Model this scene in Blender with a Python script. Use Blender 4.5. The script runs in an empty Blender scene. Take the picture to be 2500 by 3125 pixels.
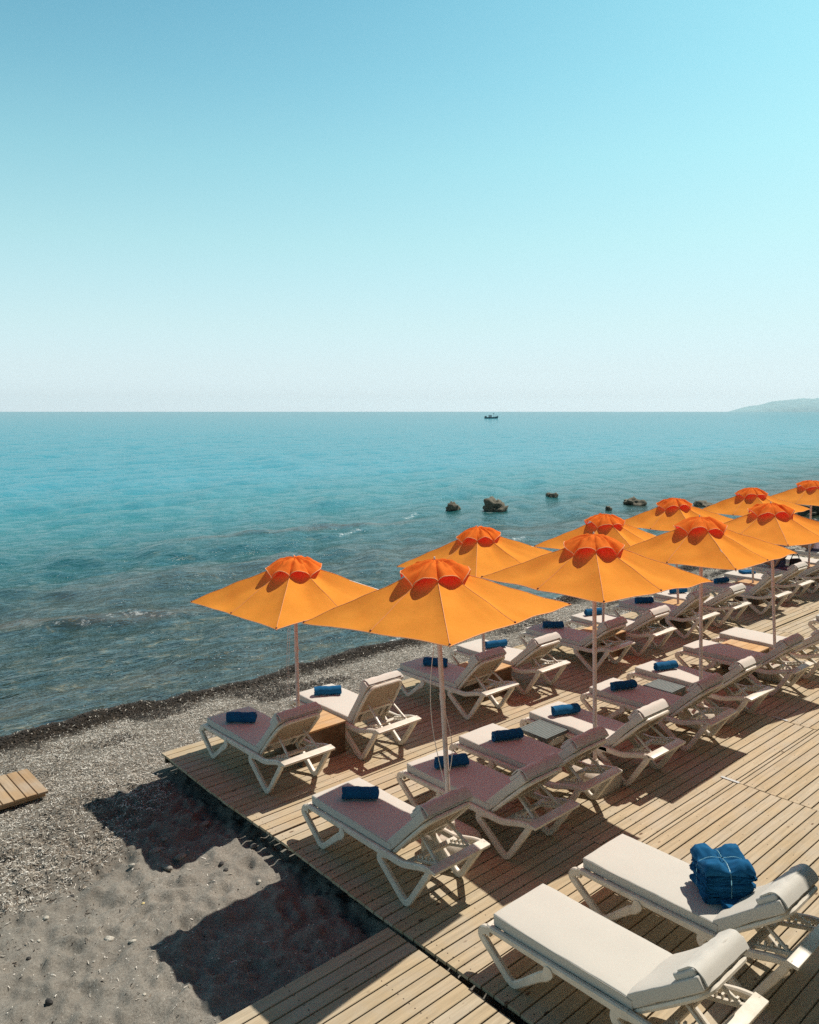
import bpy, bmesh, math, random
import numpy as np
from mathutils import Vector, Matrix, noise

random.seed(7); RNG = np.random.default_rng(11)
sc = bpy.context.scene
COL = sc.collection
PI = math.pi
R = math.radians

# ------------------------------------------------------------------ camera
# world: X runs along the boards (along the shore), Y towards the sea, deck top at z = 0
CAM_H = 4.3
cam_data = bpy.data.cameras.new('camera')
cam = bpy.data.objects.new('camera', cam_data); COL.objects.link(cam)
cam.location = (0, 0, CAM_H)
cam.rotation_euler = (R(90), 0, R(47.885 - 90))
cam_data.sensor_fit = 'HORIZONTAL'; cam_data.sensor_width = 36
cam_data.lens = 36 * 2450 / 2500
cam_data.shift_y = -306.5 / 2500
cam_data.clip_start = 0.1; cam_data.clip_end = 60000
sc.camera = cam

# ------------------------------------------------------------------ world and sun
SUN_EL = 57.6
world = bpy.data.worlds.new('World'); sc.world = world; world.use_nodes = True
wn = world.node_tree; wn.nodes.clear()
wo = wn.nodes.new('ShaderNodeOutputWorld'); wb = wn.nodes.new('ShaderNodeBackground')
sky = wn.nodes.new('ShaderNodeTexSky'); sky.sky_type = 'NISHITA'; sky.sun_disc = False
sky.sun_elevation = R(SUN_EL); sky.sun_rotation = R(90)
sky.air_density = 1.0; sky.dust_density = 1.6; sky.ozone_density = 1.2; sky.altitude = 0
# colour cast of the air by elevation over the Nishita sky, and a milky sea haze low down
wtc = wn.nodes.new('ShaderNodeTexCoord'); wsp = wn.nodes.new('ShaderNodeSeparateXYZ'); wn.links.new(wtc.outputs['Generated'], wsp.inputs[0])
def wramp(stops, k):
    r = wn.nodes.new('ShaderNodeValToRGB'); wn.links.new(wsp.outputs['Z'], r.inputs[0]); cr = r.color_ramp
    while len(cr.elements) < len(stops): cr.elements.new(0.5)
    for e, (p, c) in zip(cr.elements, stops): e.position = p; e.color = (c[0] / k, c[1] / k, c[2] / k, 1)
    v = wn.nodes.new('ShaderNodeVectorMath'); v.operation = 'SCALE'; v.inputs['Scale'].default_value = k
    wn.links.new(r.outputs[0], v.inputs[0]); return v.outputs[0]
cast = wramp([(0.0, (1.5, 2.1, 3.1)), (0.0224, (1.27, 1.62, 2.21)), (0.053, (0.984, 1.158, 1.40)), (0.1035, (0.954, 1.074, 1.039)), (0.202, (0.949, 1.19, 0.954)),
              (0.294, (0.838, 1.239, 0.968)), (0.379, (0.67, 1.16, 0.95)), (0.456, (0.56, 1.08, 0.92)), (0.52, (0.38, 0.72, 0.66)), (0.62, (0.14, 0.31, 0.34)), (1.0, (0.05, 0.14, 0.20))], 3.2)
milk = wramp([(0.0, (5.15, 6.0, 6.3)), (0.053, (4.83, 5.93, 6.15)), (0.1035, (4.35, 5.93, 6.15)), (0.202, (3.33, 5.6, 5.99)), (0.294, (2.49, 5.03, 5.71)), (0.379, (2.02, 4.54, 5.5)), (0.456, (1.68, 4.13, 5.14)), (0.62, (0.4, 0.9, 1.2))], 7.0)
mfac = wramp([(0.0, (0.96,) * 3), (0.053, (0.9,) * 3), (0.1035, (0.8,) * 3), (0.202, (0.55,) * 3), (0.294, (0.30,) * 3), (0.379, (0.10,) * 3), (0.456, (0.0,) * 3), (0.60, (0.0,) * 3)], 1.0)
tint = wn.nodes.new('ShaderNodeMix'); tint.data_type = 'RGBA'; tint.blend_type = 'MULTIPLY'; tint.inputs[0].default_value = 1.0
wn.links.new(sky.outputs[0], tint.inputs[6]); wn.links.new(cast, tint.inputs[7])
haz = wn.nodes.new('ShaderNodeMix'); haz.data_type = 'RGBA'; wn.links.new(mfac, haz.inputs[0])
wn.links.new(tint.outputs[2], haz.inputs[6]); wn.links.new(milk, haz.inputs[7]); wn.links.new(haz.outputs[2], wb.inputs[0])
wb.inputs[1].default_value = 0.141
wn.links.new(wb.outputs[0], wo.inputs[0])

sd = bpy.data.lights.new('sun', 'SUN'); so = bpy.data.objects.new('sun', sd); COL.objects.link(so)
sd.energy = 5.0; sd.angle = R(0.53); sd.color = (1.0, 0.925, 0.81)
so.rotation_euler = (0, R(90 - SUN_EL), 0); so.location = (20, 0, 30)

sc.view_settings.view_transform = 'Standard'; sc.view_settings.look = 'None'
sc.view_settings.exposure = 0.1; sc.view_settings.gamma = 1.0
sc.cycles.max_bounces = 8; sc.cycles.volume_bounces = 0
sc.cycles.use_denoising = False; sc.cycles.sample_clamp_direct = 3.0

# ------------------------------------------------------------------ object helpers
def tag(o, label=None, cat=None, group=None, kind=None):
    if label: o['label'] = label
    if cat: o['category'] = cat
    if group: o['group'] = group
    if kind: o['kind'] = kind
    return o

def empty(name, loc=(0, 0, 0), rz=0.0):
    o = bpy.data.objects.new(name, None); COL.objects.link(o)
    o.location = loc; o.rotation_euler = (0, 0, rz); o.empty_display_size = 0.1
    return o

def link(name, me, mat=None, parent=None, smooth=True):
    o = bpy.data.objects.new(name, me); COL.objects.link(o)
    if mat: me.materials.append(mat)
    if parent: o.parent = parent
    me.polygons.foreach_set('use_smooth', [bool(smooth)] * len(me.polygons))
    return o

def from_bm(name, bm, mat=None, parent=None, smooth=True, angle=40):
    bmesh.ops.recalc_face_normals(bm, faces=bm.faces)
    if smooth and angle:
        for e in bm.edges:
            if len(e.link_faces) == 2 and e.calc_face_angle(0) > R(angle): e.smooth = False
    me = bpy.data.meshes.new(name); bm.to_mesh(me); bm.free()
    return link(name, me, mat, parent, smooth)

def np_mesh(name, verts, faces):
    """verts (n,3) float array, faces (m,4) or (m,3) int array"""
    me = bpy.data.meshes.new(name)
    n, m, k = len(verts), len(faces), faces.shape[1]
    me.vertices.add(n); me.vertices.foreach_set('co', np.asarray(verts, np.float32).ravel())
    me.loops.add(m * k); me.loops.foreach_set('vertex_index', np.asarray(faces, np.int32).ravel())
    me.polygons.add(m)
    me.polygons.foreach_set('loop_start', np.arange(0, m * k, k, dtype=np.int32))
    me.polygons.foreach_set('loop_total', np.full(m, k, np.int32))
    me.update(calc_edges=True)
    return me

def grid_faces(nx, ny):
    i, j = np.meshgrid(np.arange(nx - 1), np.arange(ny - 1), indexing='ij')
    a = i * ny + j
    return np.stack([a, a + ny, a + ny + 1, a + 1], -1).reshape(-1, 4)

def attr(me, name, vals, domain='POINT'):
    a = me.attributes.new(name, 'FLOAT', domain); a.data.foreach_set('value', np.asarray(vals, np.float32))

def bm_box(bm, c, h, rot=None, bevel=0.0, seg=1):
    g = bmesh.ops.create_cube(bm, size=2.0)
    vs = g['verts']
    for v in vs:
        v.co = Vector((v.co.x * h[0], v.co.y * h[1], v.co.z * h[2]))
    if bevel:
        es = list({e for v in vs for e in v.link_edges})
        r = bmesh.ops.bevel(bm, geom=es, offset=bevel, segments=seg, affect='EDGES', profile=0.5)
        vs = list({v for f in r['faces'] for v in f.verts} | {v for v in vs if v.is_valid})
        vs = [v for v in vs if v.is_valid]
    M = rot if rot is not None else Matrix.Identity(3)
    for v in vs: v.co = M @ v.co + Vector(c)
    return vs

def bm_tube(bm, pts, rad, seg=8, caps=True):
    pts = [Vector(p) for p in pts]
    rads = rad if isinstance(rad, (list, tuple)) else [rad] * len(pts)
    rings = []; up = None
    for i, p in enumerate(pts):
        t = (pts[min(i + 1, len(pts) - 1)] - pts[max(i - 1, 0)]).normalized()
        if up is None:
            up = Vector((0, 0, 1)) if abs(t.z) < 0.9 else Vector((1, 0, 0))
        a = (up - t * up.dot(t)).normalized(); b = t.cross(a); up = a
        rings.append([bm.verts.new(p + (a * math.cos(2 * PI * k / seg) + b * math.sin(2 * PI * k / seg)) * rads[i]) for k in range(seg)])
    for r0, r1 in zip(rings, rings[1:]):
        for k in range(seg):
            bm.faces.new((r0[k], r0[(k + 1) % seg], r1[(k + 1) % seg], r1[k]))
    if caps:
        bm.faces.new(rings[0][::-1]); bm.faces.new(rings[-1])

def smooth_path(pts, r=0.03, n=4):
    """round the inner corners of a polyline of (y, z) points"""
    out = [Vector(pts[0])]
    for a, b, c in zip(pts, pts[1:], pts[2:]):
        a, b, c = Vector(a), Vector(b), Vector(c)
        d1 = (a - b); d2 = (c - b)
        rr = min(r, d1.length * 0.45, d2.length * 0.45)
        p1 = b + d1.normalized() * rr; p2 = b + d2.normalized() * rr
        for i in range(n + 1):
            t = i / n
            out.append(p1 * (1 - t) ** 2 + b * 2 * t * (1 - t) + p2 * t * t)
    out.append(Vector(pts[-1]))
    return out

def bm_bar(bm, path, x, wx, wn, cham=0.25, round_r=0.03):
    """bar in the plane x = const following (y, z) points; wx wide across x, wn thick in plane"""
    P = smooth_path(path, round_r)
    W = [wn] * len(P) if not isinstance(wn, (list, tuple)) else None
    if W is None:
        # interpolate along length
        L = [0]
        for a, b in zip(P, P[1:]): L.append(L[-1] + (b - a).length)
        W = [np.interp(l / L[-1], np.linspace(0, 1, len(wn)), wn) for l in L]
    rings = []
    for i, p in enumerate(P):
        t = (P[min(i + 1, len(P) - 1)] - P[max(i - 1, 0)]).normalized()
        nn = Vector((-t.y, t.x)); hw = W[i] / 2; hx = wx / 2
        c = min(hw, hx) * cham * 2
        sec = [(-hx + c, -hw), (hx - c, -hw), (hx, -hw + c), (hx, hw - c), (hx - c, hw), (-hx + c, hw), (-hx, hw - c), (-hx, -hw + c)]
        rings.append([bm.verts.new((x + sx, p.x + nn.x * sn, p.y + nn.y * sn)) for sx, sn in sec])
    for r0, r1 in zip(rings, rings[1:]):
        for k in range(8):
            bm.faces.new((r0[k], r0[(k + 1) % 8], r1[(k + 1) % 8], r1[k]))
    bm.faces.new(rings[0][::-1]); bm.faces.new(rings[-1])

def rbox_bm(h, r, n=(6, 10, 2), warp=None, rn=3):
    """rounded box centred on the origin; warp(Vector) -> Vector displaces"""
    bm = bmesh.new()
    def lst(hh, k):
        c = list(np.linspace(-(hh - r), hh - r, k + 1))
        e = [(-(hh - r)) - r * (1 - i / rn) for i in range(rn)]
        return e + c + [-q for q in e[::-1]]
    X, Y, Z = lst(h[0], n[0]), lst(h[1], n[1]), lst(h[2], n[2])
    cache = {}
    def V(x, y, z):
        k = (round(x, 6), round(y, 6), round(z, 6))
        if k not in cache:
            p = Vector((x, y, z))
            core = Vector((max(-(h[0] - r), min(h[0] - r, x)), max(-(h[1] - r), min(h[1] - r, y)), max(-(h[2] - r), min(h[2] - r, z))))
            d = p - core
            if d.length > 1e-9:
                m = max(abs(d.x), abs(d.y), abs(d.z))
                p = core + d.normalized() * m
            if warp: p = warp(p)
            cache[k] = bm.verts.new(p)
        return cache[k]
    def face(A, B, f):
        for a0, a1 in zip(A, A[1:]):
            for b0, b1 in zip(B, B[1:]):
                vs = [f(a0, b0), f(a1, b0), f(a1, b1), f(a0, b1)]
                try: bm.faces.new(vs)
                except ValueError: pass
    for s in (-1, 1):
        face(X, Y, lambda a, b: V(a, b, s * h[2]))
        face(X, Z, lambda a, b: V(a, s * h[1], b))
        face(Y, Z, lambda a, b: V(s * h[0], a, b))
    return bm

def copy_tree(o, parent=None):
    c = o.copy(); COL.objects.link(c)
    if parent is not None: c.parent = parent
    for ch in list(o.children): copy_tree(ch, c)
    return c

# ------------------------------------------------------------------ material helpers
def mat(name):
    m = bpy.data.materials.new(name); m.use_nodes = True
    nt = m.node_tree; b = nt.nodes['Principled BSDF']
    return m, nt, b

def nd(nt, typ, **kw):
    n = nt.nodes.new(typ)
    for k, v in kw.items():
        if k.startswith('i_'):
            key = k[2:]; key = int(key) if key.isdigit() else key.replace('_', ' ')
            n.inputs[key].default_value = v
        else: setattr(n, k, v)
    return n

def ramp(nt, fac, stops, interp='LINEAR'):
    r = nt.nodes.new('ShaderNodeValToRGB'); cr = r.color_ramp; cr.interpolation = interp
    while len(cr.elements) < len(stops): cr.elements.new(0.5)
    for e, (p, c) in zip(cr.elements, stops):
        e.position = p; e.color = (c[0], c[1], c[2], 1) if not isinstance(c, float) else (c, c, c, 1)
    nt.links.new(fac, r.inputs[0]); return r.outputs[0]

def noise_tex(nt, scale, detail=3, rough=0.55, vec=None, dist=0.0):
    n = nd(nt, 'ShaderNodeTexNoise'); n.inputs['Scale'].default_value = scale
    n.inputs['Detail'].default_value = detail; n.inputs['Roughness'].default_value = rough
    n.inputs['Distortion'].default_value = dist
    if vec is not None: nt.links.new(vec, n.inputs['Vector'])
    return n

def mapping(nt, scale=(1, 1, 1), src='Object'):
    tc = nd(nt, 'ShaderNodeTexCoord'); mp = nd(nt, 'ShaderNodeMapping')
    mp.inputs['Scale'].default_value = scale; nt.links.new(tc.outputs[src], mp.inputs['Vector'])
    return mp.outputs[0]

def mixc(nt, fac, a, b, blend='MIX'):
    m = nd(nt, 'ShaderNodeMix'); m.data_type = 'RGBA'; m.blend_type = blend
    for s, v in ((0, fac), (6, a), (7, b)):
        if hasattr(v, 'links') or isinstance(v, bpy.types.NodeSocket): nt.links.new(v, m.inputs[s])
        elif s == 0: m.inputs[0].default_value = v
        else: m.inputs[s].default_value = (v[0], v[1], v[2], 1)
    return m.outputs[2]

def bump(nt, h, strength, dist, b=None, normal=None):
    n = nd(nt, 'ShaderNodeBump'); n.inputs['Strength'].default_value = strength
    n.inputs['Distance'].default_value = dist; nt.links.new(h, n.inputs['Height'])
    if normal is not None: nt.links.new(normal, n.inputs['Normal'])
    if b is not None: nt.links.new(n.outputs[0], b.inputs['Normal'])
    return n.outputs[0]

def simple_fabric(name, col, var=0.12, scale=400, bstr=0.25, rough=0.85):
    m, nt, b = mat(name)
    v = mapping(nt)
    n1 = noise_tex(nt, 6, 4, 0.6, v); n2 = noise_tex(nt, scale, 2, 0.5, v)
    c = mixc(nt, n1.outputs['Fac'], [x * (1 - var) for x in col], [min(1, x * (1 + var)) for x in col])
    c = mixc(nt, ramp(nt, n2.outputs['Fac'], [(0.35, 0.0), (0.65, 1.0)]), c, [x * 0.82 for x in col])
    nt.links.new(c, b.inputs['Base Color']); b.inputs['Roughness'].default_value = rough
    b.inputs['Specular IOR Level'].default_value = 0.2
    bump(nt, n2.outputs['Fac'], bstr, 0.002, b)
    return m

M = {}
M['mattress'] = simple_fabric('mattress_canvas', (0.585, 0.555, 0.50), 0.06, 500, 0.3)
M['pillow'] = simple_fabric('pillow_canvas', (0.61, 0.58, 0.525), 0.06, 500, 0.3)
M['towel'] = simple_fabric('blue_towelling', (0.007, 0.10, 0.235), 0.22, 260, 0.9, 0.95)

m, nt, b = mat('white_resin'); M['resin'] = m
v = mapping(nt); n = noise_tex(nt, 9, 4, 0.6, v)
nt.links.new(ramp(nt, n.outputs['Fac'], [(0.3, (0.58, 0.52, 0.43)), (0.7, (0.72, 0.66, 0.57))]), b.inputs['Base Color'])
b.inputs['Roughness'].default_value = 0.42
bump(nt, noise_tex(nt, 150, 2, 0.5, v).outputs['Fac'], 0.1, 0.002, b)

m, nt, b = mat('sling_panel'); M['panel'] = m
v = mapping(nt); n = noise_tex(nt, 12, 4, 0.6, v)
w = nd(nt, 'ShaderNodeTexWave'); w.inputs['Scale'].default_value = 14; w.bands_direction = 'Y'
nt.links.new(v, w.inputs['Vector'])
c = mixc(nt, n.outputs['Fac'], (0.34, 0.26, 0.18), (0.50, 0.40, 0.29))
nt.links.new(mixc(nt, ramp(nt, w.outputs['Fac'], [(0.0, 0.55), (0.25, 0.0)]), c, (0.16, 0.12, 0.08)), b.inputs['Base Color'])
b.inputs['Roughness'].default_value = 0.7

# orange canopy cloth: light comes through it
def canopy_mat(name, col, tcol, trans=0.32):
    m = bpy.data.materials.new(name); m.use_nodes = True; nt = m.node_tree
    nt.nodes.remove(nt.nodes['Principled BSDF']); out = nt.nodes['Material Output']
    v = mapping(nt); n1 = noise_tex(nt, 3.5, 6, 0.7, v); n2 = noise_tex(nt, 350, 2, 0.5, v)
    oi = nd(nt, 'ShaderNodeObjectInfo')
    c = mixc(nt, ramp(nt, n1.outputs['Fac'], [(0.3, 0.0), (0.7, 1.0)]), [x * 0.88 for x in col], [min(1, x * k_) for x, k_ in zip(col, (1.0, 1.14, 1.5))])
    c = mixc(nt, ramp(nt, oi.outputs['Random'], [(0.0, 0.0), (1.0, 0.3)]), c, [min(1, x * k_) for x, k_ in zip(col, (0.95, 1.2, 2.0))])
    c = mixc(nt, ramp(nt, n2.outputs['Fac'], [(0.4, 0.0), (0.7, 1.0)]), c, [x * 0.85 for x in col])
    d = nd(nt, 'ShaderNodeBsdfDiffuse'); t = nd(nt, 'ShaderNodeBsdfTranslucent')
    nt.links.new(c, d.inputs[0]); t.inputs[0].default_value = (*tcol, 1)
    bn = bump(nt, mixc(nt, 0.15, n1.outputs['Fac'], n2.outputs['Fac']), 0.35, 0.02)
    nt.links.new(bn, d.inputs['Normal'])
    mx = nd(nt, 'ShaderNodeMixShader'); mx.inputs[0].default_value = trans
    nt.links.new(d.outputs[0], mx.inputs[1]); nt.links.new(t.outputs[0], mx.inputs[2])
    nt.links.new(mx.outputs[0], out.inputs[0])
    return m
M['cap'] = canopy_mat('cap_canvas', (0.95, 0.24, 0.034), (1.0, 0.05, 0.05), 0.36)
M['canopy'] = canopy_mat('orange_canvas', (0.98, 0.365, 0.042), (1.0, 0.11, 0.13), 0.32)
M['hem'] = simple_fabric('coral_hem', (0.92, 0.42, 0.22), 0.05, 300, 0.1)

m, nt, b = mat('beige_pole'); M['pole'] = m
v = mapping(nt); n = noise_tex(nt, 14, 3, 0.6, v)
nt.links.new(ramp(nt, n.outputs['Fac'], [(0.3, (0.58, 0.47, 0.41)), (0.7, (0.70, 0.60, 0.53))]), b.inputs['Base Color'])
b.inputs['Roughness'].default_value = 0.45

m, nt, b = mat('concrete_base'); M['base'] = m
v = mapping(nt); n = noise_tex(nt, 30, 5, 0.65, v)
nt.links.new(ramp(nt, n.outputs['Fac'], [(0.3, (0.42, 0.37, 0.30)), (0.7, (0.58, 0.53, 0.45))]), b.inputs['Base Color'])
b.inputs['Roughness'].default_value = 0.9; bump(nt, n.outputs['Fac'], 0.4, 0.01, b)

m, nt, b = mat('cord'); M['cord'] = m
b.inputs['Base Color'].default_value = (0.7, 0.66, 0.58, 1); b.inputs['Roughness'].default_value = 0.9
m, nt, b = mat('grommet'); M['grommet'] = m
b.inputs['Base Color'].default_value = (0.18, 0.05, 0.03, 1); b.inputs['Roughness'].default_value = 0.6
m, nt, b = mat('grey_slats'); M['grey'] = m
v = mapping(nt); n = noise_tex(nt, 25, 3, 0.6, v)
nt.links.new(ramp(nt, n.outputs['Fac'], [(0.3, (0.095, 0.12, 0.115)), (0.7, (0.14, 0.165, 0.16))]), b.inputs['Base Color'])
b.inputs['Roughness'].default_value = 0.6
m, nt, b = mat('black_cloth'); M['black'] = m
b.inputs['Base Color'].default_value = (0.012, 0.012, 0.014, 1); b.inputs['Roughness'].default_value = 0.8
m, nt, b = mat('ribbon'); M['ribbon'] = m
b.inputs['Base Color'].default_value = (0.22, 0.50, 0.60, 1); b.inputs['Roughness'].default_value = 0.35
m, nt, b = mat('straw'); M['straw'] = m
b.inputs['Base Color'].default_value = (0.62, 0.50, 0.22, 1); b.inputs['Roughness'].default_value = 0.85
m, nt, b = mat('tanned_skin'); M['skin'] = m
b.inputs['Base Color'].default_value = (0.30, 0.15, 0.09, 1); b.inputs['Roughness'].default_value = 0.5
m, nt, b = mat('dark_hair'); M['hair'] = m
b.inputs['Base Color'].default_value = (0.02, 0.014, 0.01, 1); b.inputs['Roughness'].default_value = 0.6
m, nt, b = mat('lavender_shirt'); M['shirt'] = m
b.inputs['Base Color'].default_value = (0.55, 0.48, 0.62, 1); b.inputs['Roughness'].default_value = 0.9
m, nt, b = mat('swim_shorts'); M['shorts'] = m
b.inputs['Base Color'].default_value = (0.05, 0.06, 0.12, 1); b.inputs['Roughness'].default_value = 0.9
m, nt, b = mat('printed_cloth'); M['print'] = m
v = mapping(nt); n = noise_tex(nt, 22, 2, 0.6, v)
nt.links.new(ramp(nt, n.outputs['Fac'], [(0.45, (0.06, 0.03, 0.06)), (0.55, (0.55, 0.35, 0.42))], 'CONSTANT'), b.inputs['Base Color'])
b.inputs['Roughness'].default_value = 0.9

# weathered softwood; 'rnd' differs board by board, X is the grain direction
def wood_mat(name, c0, c1, c2, nails=True, axis='X', src='Object'):
    m, nt, b = mat(name)
    sc3 = (1.1, 22, 22) if axis == 'X' else (22, 1.1, 22)
    tc = nd(nt, 'ShaderNodeTexCoord')
    at = nd(nt, 'ShaderNodeAttribute', attribute_name='rnd')
    off = nd(nt, 'ShaderNodeVectorMath', operation='SCALE'); off.inputs['Scale'].default_value = 37.0
    cb = nd(nt, 'ShaderNodeCombineXYZ')
    for i in range(3): nt.links.new(at.outputs['Fac'], cb.inputs[i])
    nt.links.new(cb.outputs[0], off.inputs[0])
    add = nd(nt, 'ShaderNodeVectorMath', operation='ADD')
    nt.links.new(tc.outputs[src], add.inputs[0]); nt.links.new(off.outputs[0], add.inputs[1])
    mp = nd(nt, 'ShaderNodeMapping'); mp.inputs['Scale'].default_value = sc3
    nt.links.new(add.outputs[0], mp.inputs['Vector'])
    g = noise_tex(nt, 1.6, 6, 0.62, mp.outputs[0], 0.6)
    base = ramp(nt, at.outputs['Fac'], [(0.0, c0), (0.5, c1), (1.0, c2)])
    c = mixc(nt, ramp(nt, g.outputs['Fac'], [(0.38, 0.5), (0.6, 0.0)]), base, [x * 0.62 for x in c0])
    blot = noise_tex(nt, 2.3, 5, 0.6, add.outputs[0])
    c = mixc(nt, ramp(nt, blot.outputs['Fac'], [(0.45, 0.0), (0.75, 0.45)]), c, (0.42, 0.40, 0.36))
    spk = noise_tex(nt, 38, 3, 0.7, add.outputs[0]); c = mixc(nt, ramp(nt, spk.outputs['Fac'], [(0.66, 0.0), (0.74, 0.7)]), c, (0.16, 0.11, 0.07))
    # knots
    mp2 = nd(nt, 'ShaderNodeMapping'); mp2.inputs['Scale'].default_value = (2.2, 5.5, 1) if axis == 'X' else (5.5, 2.2, 1)
    nt.links.new(add.outputs[0], mp2.inputs['Vector'])
    vo = nd(nt, 'ShaderNodeTexVoronoi'); nt.links.new(mp2.outputs[0], vo.inputs['Vector']); vo.inputs['Scale'].default_value = 1.0
    k = ramp(nt, vo.outputs['Distance'], [(0.04, 1.0), (0.085, 0.0)])
    c = mixc(nt, k, c, (0.13, 0.08, 0.05))
    if nails:
        sp = nd(nt, 'ShaderNodeSeparateXYZ'); nt.links.new(tc.outputs[src], sp.inputs[0])
        def cell(sock, period, offs):
            a = nd(nt, 'ShaderNodeMath', operation='ADD'); nt.links.new(sock, a.inputs[0]); a.inputs[1].default_value = offs
            d = nd(nt, 'ShaderNodeMath', operation='PINGPONG'); nt.links.new(a.outputs[0], d.inputs[0]); d.inputs[1].default_value = period / 2
            p = nd(nt, 'ShaderNodeMath', operation='POWER'); nt.links.new(d.outputs[0], p.inputs[0]); p.inputs[1].default_value = 2
            return p.outputs[0]
        px = cell(sp.outputs['X'], 0.58, 0.14); py = cell(sp.outputs['Y'], 0.0625, 100 * 0.0625 + 0.03125 + 0.005)
        s = nd(nt, 'ShaderNodeMath', operation='ADD'); nt.links.new(px, s.inputs[0]); nt.links.new(py, s.inputs[1])
        q = nd(nt, 'ShaderNodeMath', operation='LESS_THAN'); nt.links.new(s.outputs[0], q.inputs[0]); q.inputs[1].default_value = 0.006 ** 2
        c = mixc(nt, q.outputs[0], c, (0.07, 0.05, 0.04))
    nt.links.new(c, b.inputs['Base Color'])
    b.inputs['Roughness'].default_value = 0.8; b.inputs['Specular IOR Level'].default_value = 0.1
    bump(nt, g.outputs['Fac'], 0.35, 0.004, b)
    return m
M['deck'] = wood_mat('weathered_deck_wood', (0.44, 0.345, 0.22), (0.475, 0.38, 0.255), (0.49, 0.41, 0.295))
M['joist'] = wood_mat('dark_joist_wood', (0.10, 0.075, 0.05), (0.13, 0.095, 0.065), (0.15, 0.11, 0.08), False)
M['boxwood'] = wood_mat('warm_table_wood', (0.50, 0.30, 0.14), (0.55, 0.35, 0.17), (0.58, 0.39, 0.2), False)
M['boxside'] = wood_mat('shaded_box_wood', (0.13, 0.085, 0.05), (0.15, 0.10, 0.06), (0.17, 0.115, 0.07), False)  # box sides: the shade on them is put into a darker wood colour
M['plankwood'] = wood_mat('warm_plank_wood', (0.38, 0.25, 0.145), (0.42, 0.285, 0.165), (0.44, 0.31, 0.19), False, 'Y')

# ------------------------------------------------------------------ ground: deck of loose panels of boards
PITCH = 0.125; GAP = 0.012; TH = 0.026
def boards_mesh(name, rows, mat_, parent=None, zt=0.0, along='X'):
    """rows: list of (v0, v1, [(u0, u1), ...]); each board a chamfered box"""
    V = []; F = []; RN = []
    for (v0, v1, segs) in rows:
        for (a, b_) in segs:
            dz = float(RNG.uniform(-0.0022, 0.0022)); e0 = float(RNG.uniform(0, 0.006)); e1 = float(RNG.uniform(0, 0.006))
            rnd = float(RNG.random()); c = 0.003
            k = len(V)
            for x in (a + e0, b_ - e1):
                for (y, z) in ((v0, -TH), (v1, -TH), (v1, -c), (v1 - c, 0), (v0 + c, 0), (v0, -c)):
                    p = (x, y, zt + z + dz)
                    V.append(p if along == 'X' else (y, x, zt + z + dz)); RN.append(rnd)
            for i in range(6):
                j = (i + 1) % 6
                F.append((k + i, k + j, k + 6 + j, k + 6 + i))
            F.append((k + 0, k + 5, k + 2, k + 1)); F.append((k + 5, k + 4, k + 3, k + 2))
            F.append((k + 6, k + 7, k + 8, k + 11)); F.append((k + 11, k + 8, k + 9, k + 10))
    me = np_mesh(name, np.array(V), np.array(F))
    attr(me, 'rnd', RN)
    o = link(name, me, mat_, parent, smooth=False)
    bmn = bmesh.new(); bmn.from_mesh(me); bmesh.ops.recalc_face_normals(bmn, faces=bmn.faces); bmn.to_mesh(me); bmn.free()
    return o

X_END = 46.0
def segs(x0, seams):
    pts = [x0] + [s for s in seams if s > x0 + 0.3] + [X_END]
    return [(a + 0.002, b_ - 0.002) for a, b_ in zip(pts, pts[1:])]
rows = []
for (zt_, zb_, s0, st_) in ((9.60, 6.95, 9.15, 4.55), (6.95, 4.34, 6.75, 4.60), (4.34, -3.0, 9.06, 4.64)):
    cuts = [None] + [s0 + st_ * q for q in range(8) if s0 + st_ * q < X_END - 1] + [X_END]
    for q, (a_, b_) in enumerate(zip(cuts, cuts[1:])):
        v = zt_ + (PITCH / 2 if q % 2 else 0.0)
        while v > zb_ + 0.02:
            top = min(v, zt_); bot = max(v - PITCH + GAP, zb_ + GAP)
            if top - bot > 0.025:
                x0 = 4.45 - 0.035 * min(1, (9.6 - v) / 3.0) + 0.012 * math.sin(v * 2.1) if a_ is None else a_ + 0.003
                rows.append((bot, top, [(x0, b_ - 0.003)]))
            v -= PITCH
deck = boards_mesh('deck', rows, M['deck']); tag(deck, kind='structure')
for (px_, py_, lab_) in ((9.06, 4.44, 'small grey metal joint plate on the open deck, nearer the camera'), (11.38, 4.86, 'small grey metal joint plate on the deck farther right, at an umbrella shadow')):
    bm = bmesh.new(); bm_box(bm, (px_, py_, 0.0045), (0.022, 0.11, 0.0015), None, 0.001)
    o = from_bm('joint_plate', bm, None, None, False); mj, ntj, bj = mat('galvanised_plate'); bj.inputs['Base Color'].default_value = (0.42, 0.44, 0.44, 1); bj.inputs['Metallic'].default_value = 0.6; bj.inputs['Roughness'].default_value = 0.5
    o.data.materials.append(mj); tag(o, lab_, 'metal plate', 'metal joint plates on the deck')
# joists and fascia under the deck
bm = bmesh.new()
for k in range(70):
    x = 4.56 + k * 0.58
    bm_box(bm, (x, 3.3, -0.075), (0.025, 6.27, 0.045))
bm_box(bm, (25.2, 9.56, -0.078), (20.7, 0.02, 0.048))
js = from_bm('deck_frame', bm, M['joist'], None, False); tag(js, kind='structure')

# the lower walkway joining the deck from the left
rows = []
v = 5.10
while v > -3.0:
    x0 = -1.5
    rows.append((v - PITCH + GAP, v, [(x0, 1.95), (1.955, 4.36 + 0.01 * math.sin(v * 3))] if v > 2 else [(x0, 4.36)]))
    v -= PITCH
wk = boards_mesh('walkway', rows, M['deck'], None, -0.012); tag(wk, kind='structure')
bm = bmesh.new()
for k in range(9):
    bm_box(bm, (-1.2 + k * 0.66, 1.0, -0.085), (0.025, 4.06, 0.045))
jw = from_bm('walkway_frame', bm, M['joist'], None, False); tag(jw, kind='structure')

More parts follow.
